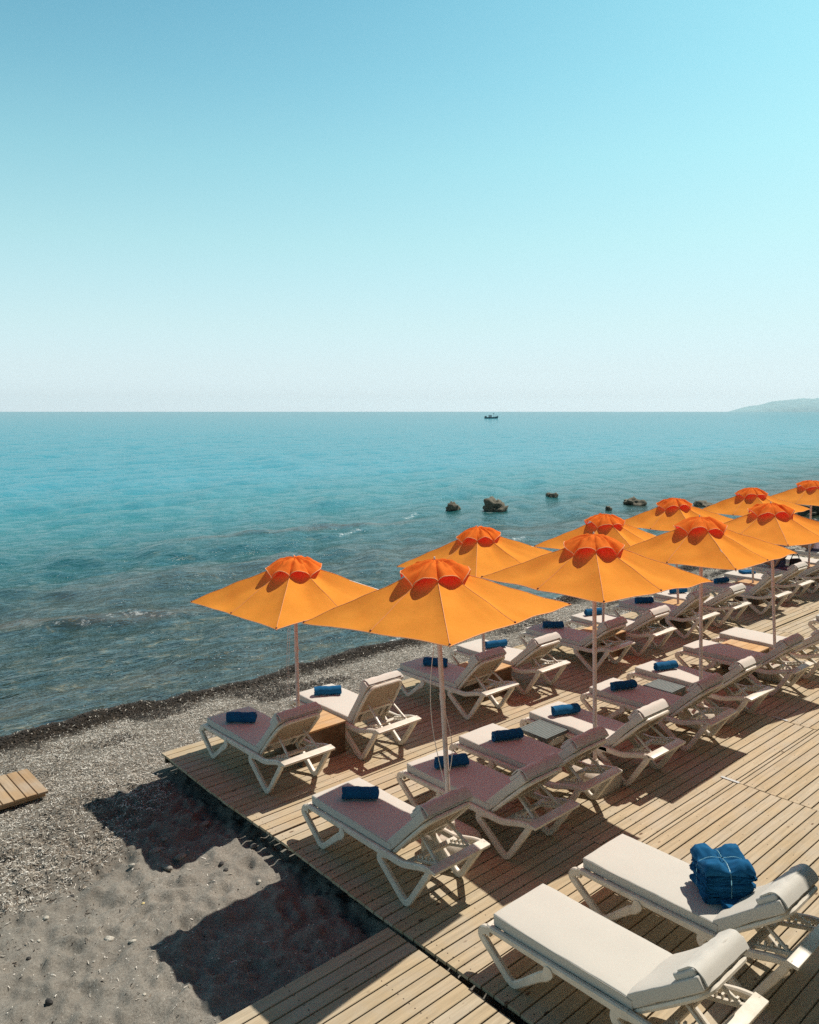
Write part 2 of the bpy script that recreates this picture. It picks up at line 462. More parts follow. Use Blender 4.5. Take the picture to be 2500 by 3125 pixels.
# ------------------------------------------------------------------ beach
def fbm(x, y, f0, octs, seed):
    """cheap smooth noise: sums of rotated sines, vectorised"""
    rg = np.random.default_rng(seed); out = np.zeros_like(x); amp = 1.0; f = f0
    for o in range(octs):
        for q in range(4):
            a = rg.uniform(0, 2 * PI); ph = rg.uniform(0, 2 * PI); ff = f * rg.uniform(0.75, 1.35)
            out += amp * 0.35 * np.sin((x * np.cos(a) + y * np.sin(a)) * ff + ph + 1.3 * np.sin((x * np.sin(a) - y * np.cos(a)) * ff * 0.6 + ph * 2))
        amp *= 0.55; f *= 1.9
    return out

def value_noise(x, y, scale, seed):
    rg = np.random.default_rng(seed); T = rg.random((256, 256))
    xs, ys = x * scale, y * scale; xi, yi = np.floor(xs).astype(int), np.floor(ys).astype(int)
    fx, fy = xs - xi, ys - yi; fx = fx * fx * (3 - 2 * fx); fy = fy * fy * (3 - 2 * fy)
    g = lambda a, b_: T[a % 256, b_ % 256]
    return (g(xi, yi) * (1 - fx) + g(xi + 1, yi) * fx) * (1 - fy) + (g(xi, yi + 1) * (1 - fx) + g(xi + 1, yi + 1) * fx) * fy

SEA_Z = -0.56
def shore_v(x):
    return 12.8 + 0.10 * np.sin(x * 0.55) + 0.07 * np.sin(x * 1.4 + 1) + 0.05 * np.sin(x * 3.7 + 2) + 0.03 * np.sin(x * 8.3) + 0.02 * np.sin(x * 17.1 + 1)
def beach_z(x, y):
    s = shore_v(x)
    prof = np.interp(y - s + 12.8, [-8, 9.2, 11.0, 12.2, 12.8, 14.5, 18], [-0.20, -0.20, -0.30, -0.44, -0.55, -0.85, -1.4])
    hum = np.clip((9.8 - y) / 1.5, 0.15, 1)
    v1 = value_noise(x, y, 3.2, 1) - 0.5; v2 = value_noise(x, y, 7.0, 2) - 0.5; v3 = value_noise(x, y, 17.0, 3) - 0.5
    z = prof + hum * (0.05 * v1 + 0.062 * v2 + 0.034 * v3) + 0.012 * v3
    # footprints
    rg = np.random.default_rng(5)
    for k in range(230):
        px, py = rg.uniform(-2.5, 4.3), rg.uniform(4.6, 9.5); a = rg.uniform(0, PI); L, W = rg.uniform(0.08, 0.14), rg.uniform(0.045, 0.07)
        near = (np.abs(x - px) < 0.4) & (np.abs(y - py) < 0.4)
        dx = x[near] - px; dy = y[near] - py
        u_ = (dx * np.cos(a) + dy * np.sin(a)) / L; w_ = (-dx * np.sin(a) + dy * np.cos(a)) / W
        q = u_ * u_ + w_ * w_
        z[near] += -0.030 * np.exp(-q * 1.2) + 0.013 * np.exp(-(np.sqrt(q) - 1.55) ** 2 * 4)
    # wrack mound of wet seagrass along the waterline
    d = y - (s - 0.42)
    z += (0.05 + 0.05 * value_noise(x, y, 2.4, 8)) * np.exp(-(d / 0.28) ** 2)
    return np.where((x > 4.3) & (y < 9.75), np.minimum(z, -0.17), np.minimum(z, -0.135))
ux = np.concatenate([np.arange(-14, -1, 0.2), np.arange(-1, 4.8, 0.026), np.arange(4.8, 30, 0.09), np.arange(30, 95, 0.4)])
vy = np.concatenate([np.arange(-8, 3.5, 0.3), np.arange(3.5, 13.4, 0.03), np.arange(13.4, 18.1, 0.3)])
X, Y = np.meshgrid(ux, vy, indexing='ij')
xf, yf = X.ravel(), Y.ravel()
zf = beach_z(xf.copy(), yf.copy())
me = np_mesh('beach', np.stack([xf, yf, zf], 1), grid_faces(len(ux), len(vy)))
m, nt, b = mat('grey_sand'); M['sand'] = m
tc = nd(nt, 'ShaderNodeTexCoord'); O = tc.outputs['Object']
n1 = noise_tex(nt, 1.3, 5, 0.6, O); n2 = noise_tex(nt, 45, 6, 0.75, O); n3 = noise_tex(nt, 260, 3, 0.8, O)
c = ramp(nt, n2.outputs['Fac'], [(0.36, (0.125, 0.105, 0.078)), (0.5, (0.225, 0.195, 0.148)), (0.66, (0.33, 0.30, 0.24))])
c = mixc(nt, ramp(nt, n3.outputs['Fac'], [(0.42, 0.0), (0.62, 0.6)]), c, (0.38, 0.36, 0.31))
c = mixc(nt, ramp(nt, n1.outputs['Fac'], [(0.35, 0.35), (0.65, 0.0)]), c, (0.15, 0.13, 0.10))
# small pebbles and shell grit
vo = nd(nt, 'ShaderNodeTexVoronoi'); nt.links.new(O, vo.inputs['Vector']); vo.inputs['Scale'].default_value = 34
c = mixc(nt, ramp(nt, vo.outputs['Distance'], [(0.10, 0.8), (0.18, 0.0)]), c, ramp(nt, noise_tex(nt, 30, 1, 0.5, O).outputs['Fac'], [(0.42, (0.05, 0.045, 0.04)), (0.55, (0.3, 0.28, 0.24)), (0.62, (0.6, 0.58, 0.52))]))
hs = nd(nt, 'ShaderNodeHueSaturation'); hs.inputs['Saturation'].default_value = 0.35; nt.links.new(c, hs.inputs['Color'])
c = mixc(nt, 0.5, c, hs.outputs[0])
# wet dark strip by the water
sp = nd(nt, 'ShaderNodeSeparateXYZ'); nt.links.new(O, sp.inputs[0])
wn1 = noise_tex(nt, 2.5, 4, 0.6, O)
ad = nd(nt, 'ShaderNodeMath', operation='MULTIPLY_ADD'); nt.links.new(wn1.outputs['Fac'], ad.inputs[0]); ad.inputs[1].default_value = 0.6
nt.links.new(sp.outputs['Y'], ad.inputs[2])
mr = nd(nt, 'ShaderNodeMapRange'); nt.links.new(ad.outputs[0], mr.inputs['Value'])
mr.inputs['From Min'].default_value = 12.05; mr.inputs['From Max'].default_value = 12.40
c = mixc(nt, mr.outputs[0], c, (0.022, 0.017, 0.012))
mr2 = nd(nt, 'ShaderNodeMapRange'); nt.links.new(ad.outputs[0], mr2.inputs['Value'])
mr2.inputs['From Min'].default_value = 7.8; mr2.inputs['From Max'].default_value = 8.4; mr2.inputs['To Max'].default_value = 0.3
c = mixc(nt, mr2.outputs[0], c, (0.06, 0.048, 0.036))
nt.links.new(c, b.inputs['Base Color']); b.inputs['Roughness'].default_value = 0.95; b.inputs['Specular IOR Level'].default_value = 0.15
bn = bump(nt, n2.outputs['Fac'], 0.8, 0.02)
bump(nt, n3.outputs['Fac'], 0.8, 0.004, b, bn)
beach = link('beach', me, M['sand']); tag(beach, kind='structure')

# dried seagrass leaves: one object, thousands of small curved strips
def strips(name, xs, ys, zs, lens, wid, tone, lift, mat_):
    n = len(xs); a = RNG.uniform(0, 2 * PI, n)
    dx, dy = np.cos(a), np.sin(a); nx_, ny_ = -dy, dx
    V = np.zeros((n, 6, 3)); curl = RNG.normal(0, 0.25, n)
    for i, t in enumerate((-0.5, 0.0, 0.5)):
        off = curl * lens * (0.25 - t * t)
        cx_ = xs + dx * lens * t + nx_ * off; cy_ = ys + dy * lens * t + ny_ * off
        cz_ = zs + lift * (RNG.uniform(0.1, 1.0, n)) + (0.35 * lens * RNG.uniform(-0.5, 1, n) * (0.25 - t * t))
        tw = RNG.uniform(-0.5, 0.5, n)
        V[:, 2 * i, 0] = cx_ + nx_ * wid; V[:, 2 * i, 1] = cy_ + ny_ * wid; V[:, 2 * i, 2] = cz_ + wid * tw
        V[:, 2 * i + 1, 0] = cx_ - nx_ * wid; V[:, 2 * i + 1, 1] = cy_ - ny_ * wid; V[:, 2 * i + 1, 2] = cz_ - wid * tw
    base = (np.arange(n) * 6)[:, None]
    F = np.concatenate([base + np.array([[0, 1, 3, 2]]), base + np.array([[2, 3, 5, 4]])])
    me = np_mesh(name, V.reshape(-1, 3), F)
    attr(me, 'tone', np.repeat(tone, 6))
    return link(name, me, mat_, None, smooth=False)
m, nt, b = mat('dried_seagrass'); M['grass'] = m
at = nd(nt, 'ShaderNodeAttribute', attribute_name='tone')
nt.links.new(ramp(nt, at.outputs['Fac'], [(0.0, (0.012, 0.009, 0.006)), (0.25, (0.055, 0.036, 0.024)), (0.45, (0.22, 0.17, 0.12)), (0.7, (0.42, 0.38, 0.32)), (1.0, (0.66, 0.63, 0.57))]), b.inputs['Base Color'])
b.inputs['Roughness'].default_value = 0.8
def scatter(n, x0, x1, y0, y1, dens):
    xs = RNG.uniform(x0, x1, n); ys = RNG.uniform(y0, y1, n)
    keep = RNG.random(n) < dens(xs, ys); return xs[keep], ys[keep]
def dryd(x, y):
    lim = 7.55 + 0.5 * (value_noise(x, y, 1.2, 20) - 0.5) + np.clip((x - 3.0) * 0.9, 0, 2.2)
    d = np.clip((y - lim) / 0.5, 0, 1) * np.clip((12.2 - y) / 0.5, 0, 1)
    d *= 0.35 + 0.65 * value_noise(x, y, 2.7, 21)
    inside = (x > 4.38) & (y < 9.63)
    return np.where(inside, 0, d)
xa, ya = scatter(95000, -1.2, 5.0, 7.2, 12.7, dryd)
xb, yb = scatter(70000, 5.0, 16.0, 9.62, 12.7, dryd)
xc, yc = scatter(36000, 16.0, 48.0, 9.62, 12.7, dryd)
xd, yd = scatter(2600, -1, 4.3, 5.1, 8.5, lambda x, y: 0.4 * value_noise(x, y, 1.5, 30))
xs = np.concatenate([xa, xb, xc, xd]); ys = np.concatenate([ya, yb, yc, yd]); n = len(xs)
far = np.clip(xs / 12, 1, 3)
tone = np.clip(RNG.normal(0.68, 0.32, n) - 0.30 * np.clip((value_noise(xs, ys, 1.7, 33) - 0.55) * 4, 0, 1), 0, 1)
g1 = strips('dried_seagrass_litter', xs, ys, beach_z(xs.copy(), ys.copy()), RNG.uniform(0.018, 0.05, n) * far, RNG.uniform(0.0022, 0.0042, n) * far, tone, 0.012, M['grass'])
tag(g1, 'pale dried seagrass leaves littered over the grey sand', 'seagrass', kind='stuff')
def wetd(x, y):
    s = shore_v(x) - 0.42
    a = np.exp(-((y - s) / (0.26 + 0.18 * value_noise(x, y, 0.7, 40))) ** 2)
    patch = np.clip((value_noise(x, y, 1.1, 41) - 0.62) * 5, 0, 1) * ((y > 10.9) & (y < 12.4)) * 0.8
    return np.clip(np.maximum(a, patch * (x > 4)), 0, 1)
xa, ya = scatter(60000, -1.5, 12.0, 10.8, 13.2, wetd)
xb, yb = scatter(50000, 12.0, 45.0, 10.8, 13.2, wetd)
xs = np.concatenate([xa, xb]); ys = np.concatenate([ya, yb]); n = len(xs); far = np.clip(xs / 10, 1, 3)
tone = np.clip(RNG.normal(0.09, 0.09, n), 0, 1); tone = np.where(RNG.random(n) < 0.035, 0.75, tone)
g2 = strips('wet_seagrass_wrack', xs, ys, beach_z(xs.copy(), ys.copy()), RNG.uniform(0.03, 0.08, n) * far, RNG.uniform(0.003, 0.006, n) * far, tone, 0.03, M['grass'])
tag(g2, 'dark wet seagrass wrack heaped along the waterline', 'seagrass', kind='stuff')

# stones
def rock_mat(name, c0, c1, wet=False):
    m, nt, b = mat(name); O = mapping(nt)
    n1 = noise_tex(nt, 5, 6, 0.7, O); n2 = noise_tex(nt, 28, 4, 0.7, O)
    c = ramp(nt, n1.outputs['Fac'], [(0.32, c0), (0.68, c1)])
    nt.links.new(mixc(nt, ramp(nt, n2.outputs['Fac'], [(0.4, 0.5), (0.6, 0.0)]), c, [x * 0.5 for x in c0]), b.inputs['Base Color'])
    b.inputs['Roughness'].default_value = 0.85
    bump(nt, n2.outputs['Fac'], 0.8, 0.03, b)
    return m
M['pebble'] = rock_mat('pebble_stone', (0.22, 0.20, 0.17), (0.42, 0.40, 0.36))
M['seashell'] = rock_mat('bleached_stone', (0.50, 0.46, 0.38), (0.62, 0.60, 0.54))
M['darkstone'] = rock_mat('dark_stone', (0.03, 0.03, 0.03), (0.09, 0.085, 0.08))
M['searock'] = rock_mat('sea_rock', (0.075, 0.066, 0.045), (0.21, 0.18, 0.125))
def stone_mesh(seed, sub, rough, freq=1.2):
    bm = bmesh.new(); bmesh.ops.create_icosphere(bm, subdivisions=sub, radius=1.0)
    sh = Vector((seed * 3.1, seed * 7.7, seed * 1.3))
    for v in bm.verts:
        p = v.co.normalized(); k = 1 + rough * (noise.fractal(p * freq + sh, 0.8, 2.0, 4))
        k += rough * 0.5 * (noise.cell(p * 2.3 + sh) - 0.5) * 0.6
        v.co = p * k
    return bm
def stone(name, loc, size, seed, mat_, label, cat, rough=0.25, sub=3, rz=0.0, group=None):
    bm = stone_mesh(seed, sub, rough)
    for v in bm.verts: v.co = Vector((v.co.x * size[0], v.co.y * size[1], v.co.z * size[2]))
    o = from_bm(name, bm, mat_, None, True, 0); o.location = loc; o.rotation_euler = (0, 0, rz)
    return tag(o, label, cat, group)
def bz(x, y): return float(beach_z(np.array([x]), np.array([y]))[0])
GS = 'stones lying on the sand beside the deck'
for (x, y, s, mt, lab) in [
    (4.22, 8.0, (0.075, 0.034, 0.026), 'pebble', 'long pale grey stone in the shade close to the deck edge'),
    (3.74, 7.97, (0.036, 0.028, 0.018), 'pebble', 'round grey stone in the middle of the small group in the umbrella shade'),
    (3.56, 7.80, (0.065, 0.042, 0.022), 'pebble', 'broad flat grey stone at the left of the group in the umbrella shade'),
    (3.66, 7.86, (0.042, 0.014, 0.014), 'seashell', 'thin whitish stone lying against the broad flat grey one in the shade'),
    (3.72, 7.56, (0.070, 0.040, 0.026), 'pebble', 'large brownish grey stone at the near right end of the shaded group'),
    (3.53, 7.48, (0.085, 0.032, 0.024), 'pebble', 'long light grey stone at the near tip of the umbrella shadow'),
    (3.27, 7.68, (0.045, 0.018, 0.018), 'seashell', 'pale sunlit stone just outside the left edge of the small umbrella shadow'),
    (2.38, 7.43, (0.028, 0.024, 0.018), 'seashell', 'white stone at the left, on sunlit sand below the dried seagrass'),
    (2.24, 7.18, (0.018, 0.016, 0.012), 'seashell', 'tiny white stone left of the pale brown lump on open sand'),
    (2.69, 6.80, (0.046, 0.035, 0.022), 'seashell', 'cream coloured lump in the middle of the open sunlit sand'),
    (2.81, 6.60, (0.038, 0.020, 0.014), 'seashell', 'small curved pale stone right of the cream lump near the big shadow'),
    (3.97, 7.18, (0.034, 0.026, 0.018), 'darkstone', 'dark reddish stone on the sunlit sand wedge between the two umbrella shadows'),
    (3.91, 6.99, (0.026, 0.024, 0.018), 'darkstone', 'small black round stone on the sunlit sand wedge between the shadows'),
    (4.36, 7.22, (0.040, 0.030, 0.022), 'pebble', 'grey stone on the sunlit sand wedge right under the deck edge'),
    (4.08, 6.66, (0.024, 0.020, 0.016), 'seashell', 'small white stone at the near side of the sunlit sand wedge'),
    (2.06, 6.37, (0.034, 0.022, 0.030), 'darkstone', 'black pointed stone standing on the sand near the lower left corner'),
    (2.11, 7.02, (0.020, 0.014, 0.014), 'darkstone', 'small dark chip of stone on the open sand at the far left'),
    (2.61, 5.91, (0.016, 0.014, 0.012), 'seashell', 'tiny white stone left of the big umbrella shadow near the bottom edge'),
    (2.67, 7.63, (0.026, 0.018, 0.020), 'darkstone', 'dark pointed stone just below the dried seagrass at left'),
    (3.10, 7.04, (0.018, 0.014, 0.012), 'straw', 'small yellowish stone in the centre of the open sand')]:
    stone('beach_stone', (x, y, bz(x, y) + s[2] * 0.25), s, random.randint(1, 99), M[mt], lab, 'stone', 0.2, 2, random.uniform(-1.2, 0.2), GS)
# uncountable shell grit
n = 2600; xs = RNG.uniform(-1, 4.4, n); ys = RNG.uniform(5.1, 11.5, n)
bmv = []; 
ks = RNG.uniform(0.003, 0.009, n); zz = beach_z(xs.copy(), ys.copy())
oct_v = np.array([[1, 0, 0], [0, 1, 0], [-1, 0, 0], [0, -1, 0], [0, 0, 0.7], [0, 0, -0.7]])
oct_f = np.array([[0, 1, 4], [1, 2, 4], [2, 3, 4], [3, 0, 4], [1, 0, 5], [2, 1, 5], [3, 2, 5], [0, 3, 5]])
jit = RNG.uniform(0.6, 1.4, (n, 6, 1))
V = oct_v[None] * ks[:, None, None] * jit + np.stack([xs, ys, zz + 0.002], 1)[:, None]
F = (np.arange(n) * 6)[:, None, None] + oct_f[None]
me = np_mesh('beach_gravel', V.reshape(-1, 3), F.reshape(-1, 3)); attr(me, 'tone', np.repeat(np.where(RNG.random(n) < 0.55, 0.95, 0.2), 6))
gr = link('beach_gravel', me, M['grass'], None, False); tag(gr, 'fine shell grit and gravel sprinkled over the grey sand', 'gravel', kind='stuff')

# short plank path piece on the sand at the left
pp = empty('plank_path', (0, 0, 0)); tag(pp, 'short wooden plank path piece lying on the seagrass litter at left', 'boardwalk')
for k in range(12):
    u1 = 3.155 - k * 0.125
    bm = bmesh.new(); bm_box(bm, (u1 - 0.057, 10.165, -0.135 + 0.002 * (k % 3)), (0.056, 0.39, 0.013), None, 0.003)
    o = from_bm('plank', bm, M['plankwood'], pp, False); attr(o.data, 'rnd', [random.random()] * len(o.data.vertices))
for yy in (9.85, 10.45):
    bm = bmesh.new(); bm_box(bm, (2.42, yy, -0.175), (0.72, 0.03, 0.026), None, 0.003)
    o = from_bm('bearer', bm, M['plankwood'], pp, False); attr(o.data, 'rnd', [0.3] * len(o.data.vertices))

# ------------------------------------------------------------------ sea (radial grid so that cells grow with distance)
ROCKS = [(28.2, 28.0, 0.42, 0.34, 0.46), (29.5, 26.3, 0.80, 0.50, 0.62), (36.6, 28.4, 0.42, 0.34, 0.40), (37.4, 23.7, 0.62, 0.45, 0.42),
         (38.3, 20.2, 0.85, 0.55, 0.42), (34.6, 23.3, 0.20, 0.16, 0.14), (33.0, 24.9, 0.25, 0.12, 0.10), (40.5, 15.6, 2.0, 1.1, 0.75), (46.0, 16.5, 1.8, 1.4, 0.9)]
th = np.linspace(R(4), R(97), 760)
rr = np.concatenate([np.linspace(8, 14, 40)[:-1], 14 * np.exp(np.linspace(0, math.log(30000 / 14), 900))])
T, RR = np.meshgrid(th, rr, indexing='ij')
X = (RR * np.cos(T)).ravel(); Y = (RR * np.sin(T)).ravel()
cell = np.maximum(RR.ravel() * 0.0086, 0.05)
Z = np.zeros_like(X); rg = np.random.default_rng(3)
shal = np.clip((Y - shore_v(X)) / 9.0, 0.0, 1)
for k in range(64):
    lam = 0.32 * (26 ** (k / 63.0)); a = rg.normal(-PI / 2 + 0.25, 0.55); kk = 2 * PI / lam
    amp = 0.0058 * lam ** 0.68 * rg.uniform(0.6, 1.3)
    fade = np.clip((lam / cell - 2.0) / 3.0, 0, 1)
    ph = rg.uniform(0, 2 * PI)
    arg = kk * (X * math.cos(a) + Y * math.sin(a)) + ph + 0.8 * np.sin(0.11 * X + 0.07 * Y + k)
    s_ = np.sin(arg)
    Z += amp * fade * (0.35 + 0.65 * shal) * (s_ + 0.25 * np.cos(2 * arg))
    if k % 16 == 0: pass
patch = 0.55 + 0.9 * value_noise(X, Y * 1.0, 0.12, 50)
Z *= np.where(RR.ravel() < 400, patch, 1.0)
foam = np.zeros_like(X)
# low breaking wavelets: (centre x, y, half length, height, width, foam amount, slope of crest)
for (cx_, cy_, hl, h, w, fa, sl) in [(7.4, 18.55, 2.2, 0.09, 0.30, 0.46, -0.30), (3.0, 19.5, 3.0, 0.10, 0.4, 0.0, -0.1), (19.0, 27.1, 4.8, 0.10, 0.30, 0.10, -0.145),
        (19.9, 25.6, 1.0, 0.10, 0.4, 0.6, 0.0), (25.0, 27.6, 1.1, 0.10, 0.4, 0.6, 0.0), (10.2, 14.15, 4.2, 0.06, 0.25, 0.0, -0.05),
        (22.8, 19.6, 1.2, 0.12, 0.35, 0.55, 0.1), (29.0, 18.2, 1.6, 0.12, 0.35, 0.5, 0.05), (33.0, 16.0, 1.6, 0.1, 0.3, 0.5, 0.0), (6.0, 22.0, 5, 0.07, 0.7, 0.0, -0.2),
        (12.0, 21.5, 4, 0.07, 0.6, 0.0, -0.15), (14.0, 17.5, 4, 0.05, 0.5, 0.0, -0.1)]:
    dx = X - cx_; yc_ = cy_ + sl * dx + 0.25 * np.sin(dx * 1.3 + cx_) + 0.10 * np.sin(dx * 3.1)
    env = np.exp(-(dx / hl) ** 4)
    d = (Y - yc_) / w
    prof = np.where(d > 0, np.exp(-d * d * 0.6), np.exp(-d * d * 3.5))
    Z += h * env * prof
    foam += fa * env * np.exp(-((Y - yc_ + 0.12) / (0.16 + 0.22 * value_noise(X, Y, 1.6, 61))) ** 2)
for (rx, ry, sx, sy, sz) in ROCKS:
    q = np.sqrt(((X - rx) / (sx * 1.35 + 0.12)) ** 2 + ((Y - ry) / (sy * 1.35 + 0.12)) ** 2)
    foam += 0.55 * np.exp(-((q - 1.0) / 0.3) ** 2) * (value_noise(X, Y, 1.3, 62))
foam += 1.2 * np.exp(-((Y - shore_v(X) - 0.05 - 0.25 * value_noise(X, Y, 0.9, 64)) / 0.09) ** 2) * np.clip((X - 5) / 5, 0.35, 1) * value_noise(X, Y, 1.6, 63)
Zw = SEA_Z + Z * np.clip((Y - shore_v(X) + 1.2) / 2.0, 0.1, 1)
keep = None
F = grid_faces(len(th), len(rr))
fc_y = Y[F].mean(1) - shore_v(X[F].mean(1)); F = F[fc_y > -0.8]
me = np_mesh('sea', np.stack([X, Y, Zw], 1), F)
brown = 0.9 * np.exp(-((Y - (27.0 - 0.145 * (X - 19.0)) - 0.25 * np.sin(X * 1.3)) / 0.30) ** 2) * np.exp(-((X - 19) / 5.2) ** 4)
brown += 0.6 * np.exp(-((Y - (18.9 - 0.30 * (X - 7.0)) - 0.25 * np.sin(X * 1.3 + 7)) / 0.35) ** 2) * np.exp(-((X - 6.5) / 4.5) ** 4)
brown += 0.45 * np.exp(-((Y - 21.0) / 2.2) ** 2) * value_noise(X, Y, 0.5, 70) + 0.5 * np.exp(-((Y - shore_v(X) - 1.3) / 0.5) ** 2) * value_noise(X, Y, 0.8, 71)
attr(me, 'murk', np.clip(brown, 0, 1))
attr(me, 'foam', np.clip(foam, 0, 1.5)); attr(me, 'depth', np.clip((Y - shore_v(X)) / 40.0, 0, 1))
m = bpy.data.materials.new('sea_water'); m.use_nodes = True; nt = m.node_tree; M['sea'] = m
b = nt.nodes['Principled BSDF']; nt.nodes.remove(b); out = nt.nodes['Material Output']
tc = nd(nt, 'ShaderNodeTexCoord'); O = tc.outputs['Object']
dep = nd(nt, 'ShaderNodeAttribute', attribute_name='depth'); fo = nd(nt, 'ShaderNodeAttribute', attribute_name='foam')
body = ramp(nt, dep.outputs['Fac'], [(0.0, (0.060, 0.054, 0.036)), (0.03, (0.026, 0.040, 0.030)), (0.14, (0.012, 0.040, 0.036)), (0.30, (0.011, 0.100, 0.105)), (0.6, (0.014, 0.195, 0.225)), (1.0, (0.018, 0.265, 0.345))])
# seabed stones and weed seen through the shallow water
bed = noise_tex(nt, 1.9, 6, 0.75, O, 0.8); bed2 = noise_tex(nt, 0.28, 4, 0.6, O)
bc = ramp(nt, bed.outputs['Fac'], [(0.40, (0.004, 0.009, 0.006)), (0.53, (0.028, 0.040, 0.028)), (0.60, (0.09, 0.085, 0.052)), (0.68, (0.30, 0.25, 0.14))])
shf = ramp(nt, dep.outputs['Fac'], [(0.0, 0.95), (0.12, 0.85), (0.25, 0.55), (0.5, 0.0)])
sf = nd(nt, 'ShaderNodeMath', operation='MULTIPLY'); nt.links.new(shf, sf.inputs[0])
nt.links.new(ramp(nt, bed2.outputs['Fac'], [(0.35, 0.5), (0.65, 1.0)]), sf.inputs[1])
body = mixc(nt, sf.outputs[0], body, bc)
mk = nd(nt, 'ShaderNodeAttribute', attribute_name='murk')
body = mixc(nt, mk.outputs['Fac'], body, (0.105, 0.080, 0.055))
dif = nd(nt, 'ShaderNodeBsdfDiffuse'); nt.links.new(body, dif.inputs[0])
gl = nd(nt, 'ShaderNodeBsdfGlossy'); gl.inputs['Roughness'].default_value = 0.07
# ripples: elongated along the crests, three scales
mp = nd(nt, 'ShaderNodeMapping'); mp.inputs['Scale'].default_value = (0.55, 1.5, 1); mp.inputs['Rotation'].default_value = (0, 0, 0.1); nt.links.new(O, mp.inputs['Vector'])
r1 = noise_tex(nt, 2.6, 4, 0.62, mp.outputs[0], 0.5)
mp3 = nd(nt, 'ShaderNodeMapping'); mp3.inputs['Scale'].default_value = (0.5, 1.3, 1); mp3.inputs['Rotation'].default_value = (0, 0, -0.25); nt.links.new(O, mp3.inputs['Vector'])
r2 = noise_tex(nt, 9.0, 3, 0.6, mp3.outputs[0], 0.4)
r3 = noise_tex(nt, 0.16, 5, 0.65, mp3.outputs[0], 0.6)
b1 = bump(nt, r1.outputs['Fac'], 1.0, 0.070)
b2 = bump(nt, r2.outputs['Fac'], 1.0, 0.018, None, b1)
b3 = bump(nt, r3.outputs['Fac'], 1.0, 0.12, None, b2)
nt.links.new(b3, gl.inputs['Normal']); nt.links.new(b1, dif.inputs['Normal'])
fr = nd(nt, 'ShaderNodeFresnel'); fr.inputs['IOR'].default_value = 1.333
r0 = noise_tex(nt, 0.9, 4, 0.6, mp.outputs[0], 0.6)
f0 = bump(nt, r0.outputs['Fac'], 1.0, 0.60); f1 = bump(nt, r1.outputs['Fac'], 1.0, 0.36, None, f0)
f2 = bump(nt, r2.outputs['Fac'], 1.0, 0.055, None, f1); f3 = bump(nt, r3.outputs['Fac'], 1.0, 0.5, None, f2)
nt.links.new(f3, fr.inputs['Normal'])
frm = nd(nt, 'ShaderNodeMath', operation='MINIMUM'); nt.links.new(fr.outputs[0], frm.inputs[0]); frm.inputs[1].default_value = 0.85
frs = nd(nt, 'ShaderNodeMath', operation='MULTIPLY'); nt.links.new(frm.outputs[0], frs.inputs[0]); nt.links.new(ramp(nt, dep.outputs['Fac'], [(0.0, 0.42), (0.2, 0.50), (0.5, 0.66), (1.0, 0.70)]), frs.inputs[1])
mx = nd(nt, 'ShaderNodeMixShader'); nt.links.new(frs.outputs[0], mx.inputs[0]); nt.links.new(dif.outputs[0], mx.inputs[1]); nt.links.new(gl.outputs[0], mx.inputs[2])
fd = nd(nt, 'ShaderNodeBsdfDiffuse'); fd.inputs[0].default_value = (0.80, 0.83, 0.83, 1)
fn = noise_tex(nt, 5, 6, 0.8, O)
fm = nd(nt, 'ShaderNodeMath', operation='MULTIPLY'); nt.links.new(fo.outputs['Fac'], fm.inputs[0]); nt.links.new(ramp(nt, fn.outputs['Fac'], [(0.35, 0.0), (0.62, 1.0)]), fm.inputs[1])
ff = ramp(nt, fm.outputs[0], [(0.26, 0.0), (0.6, 0.8)])
mx2 = nd(nt, 'ShaderNodeMixShader'); nt.links.new(ff, mx2.inputs[0]); nt.links.new(mx.outputs[0], mx2.inputs[1]); nt.links.new(fd.outputs[0], mx2.inputs[2])
nt.links.new(mx2.outputs[0], out.inputs[0])
sea = link('sea', me, M['sea']); tag(sea, kind='structure')

rock_labels = ['small dark rock in the sea, leftmost of the rocks', 'largest brown rock in the sea with a slope down to the right', 'small rock farthest out in the sea with foam at its left',
    'dark rounded rock in the sea above the orange umbrellas', 'long low dark rock in the sea just behind an umbrella top', 'small reddish rock barely breaking the water',
    'very small flat rock awash between the large rocks', 'broad black rock mass seen under the farthest umbrella', 'big dark rock beyond the right edge of the view']
for (q, lab, sd_) in zip(ROCKS, rock_labels, range(3, 30, 3)):
    rx, ry, sx, sy, sz = q
    stone('sea_rock', (rx, ry, SEA_Z - 0.05), (sx * 0.9, sy * 0.9, sz * 0.85), sd_, M['searock'], lab, 'rock', 0.55, 4, 0.3 * math.sin(sd_), 'rocks standing in the sea')

# far headland
ridge = [(-0.042, 0), (-0.030, 0.0040), (-0.0143, 0.0071), (0.0027, 0.0100), (0.020, 0.0121), (0.0525, 0.0152), (0.09, 0.0175), (0.14, 0.0150), (0.20, 0.0180), (0.30, 0.011), (0.38, 0.0)]
D0 = 30000.0; a0 = 47.885 - 24.02
nn = 160; mm = 24; V = []
tt = np.linspace(-0.042, 0.38, nn)
rz_ = np.interp(tt, [p[0] for p in ridge], [p[1] for p in ridge]) + 0.0006 * np.sin(tt * 90) * (tt > -0.035) + 0.0004 * np.sin(tt * 230)
for i_, t_ in enumerate(tt):
    ang = R(a0) - t_
    for j in range(mm):
        s_ = j / (mm - 1); d = D0 - 2500 + 5000 * s_
        h = max(0.0, rz_[i_]) * D0 * math.sin(PI * s_) ** 0.7 * (1 + 0.10 * math.sin(i_ * 0.9 + j * 1.7) * math.sin(PI * s_)) if 0 < s_ < 1 else -8
        V.append((d * math.cos(ang), d * math.sin(ang), max(h, -8) + SEA_Z - 2 if h > 0 else -8))
me = np_mesh('headland', np.array(V), grid_faces(nn, mm))
m, nt, b = mat('headland_haze_blue'); O = mapping(nt); nh = noise_tex(nt, 0.004, 6, 0.7, O)
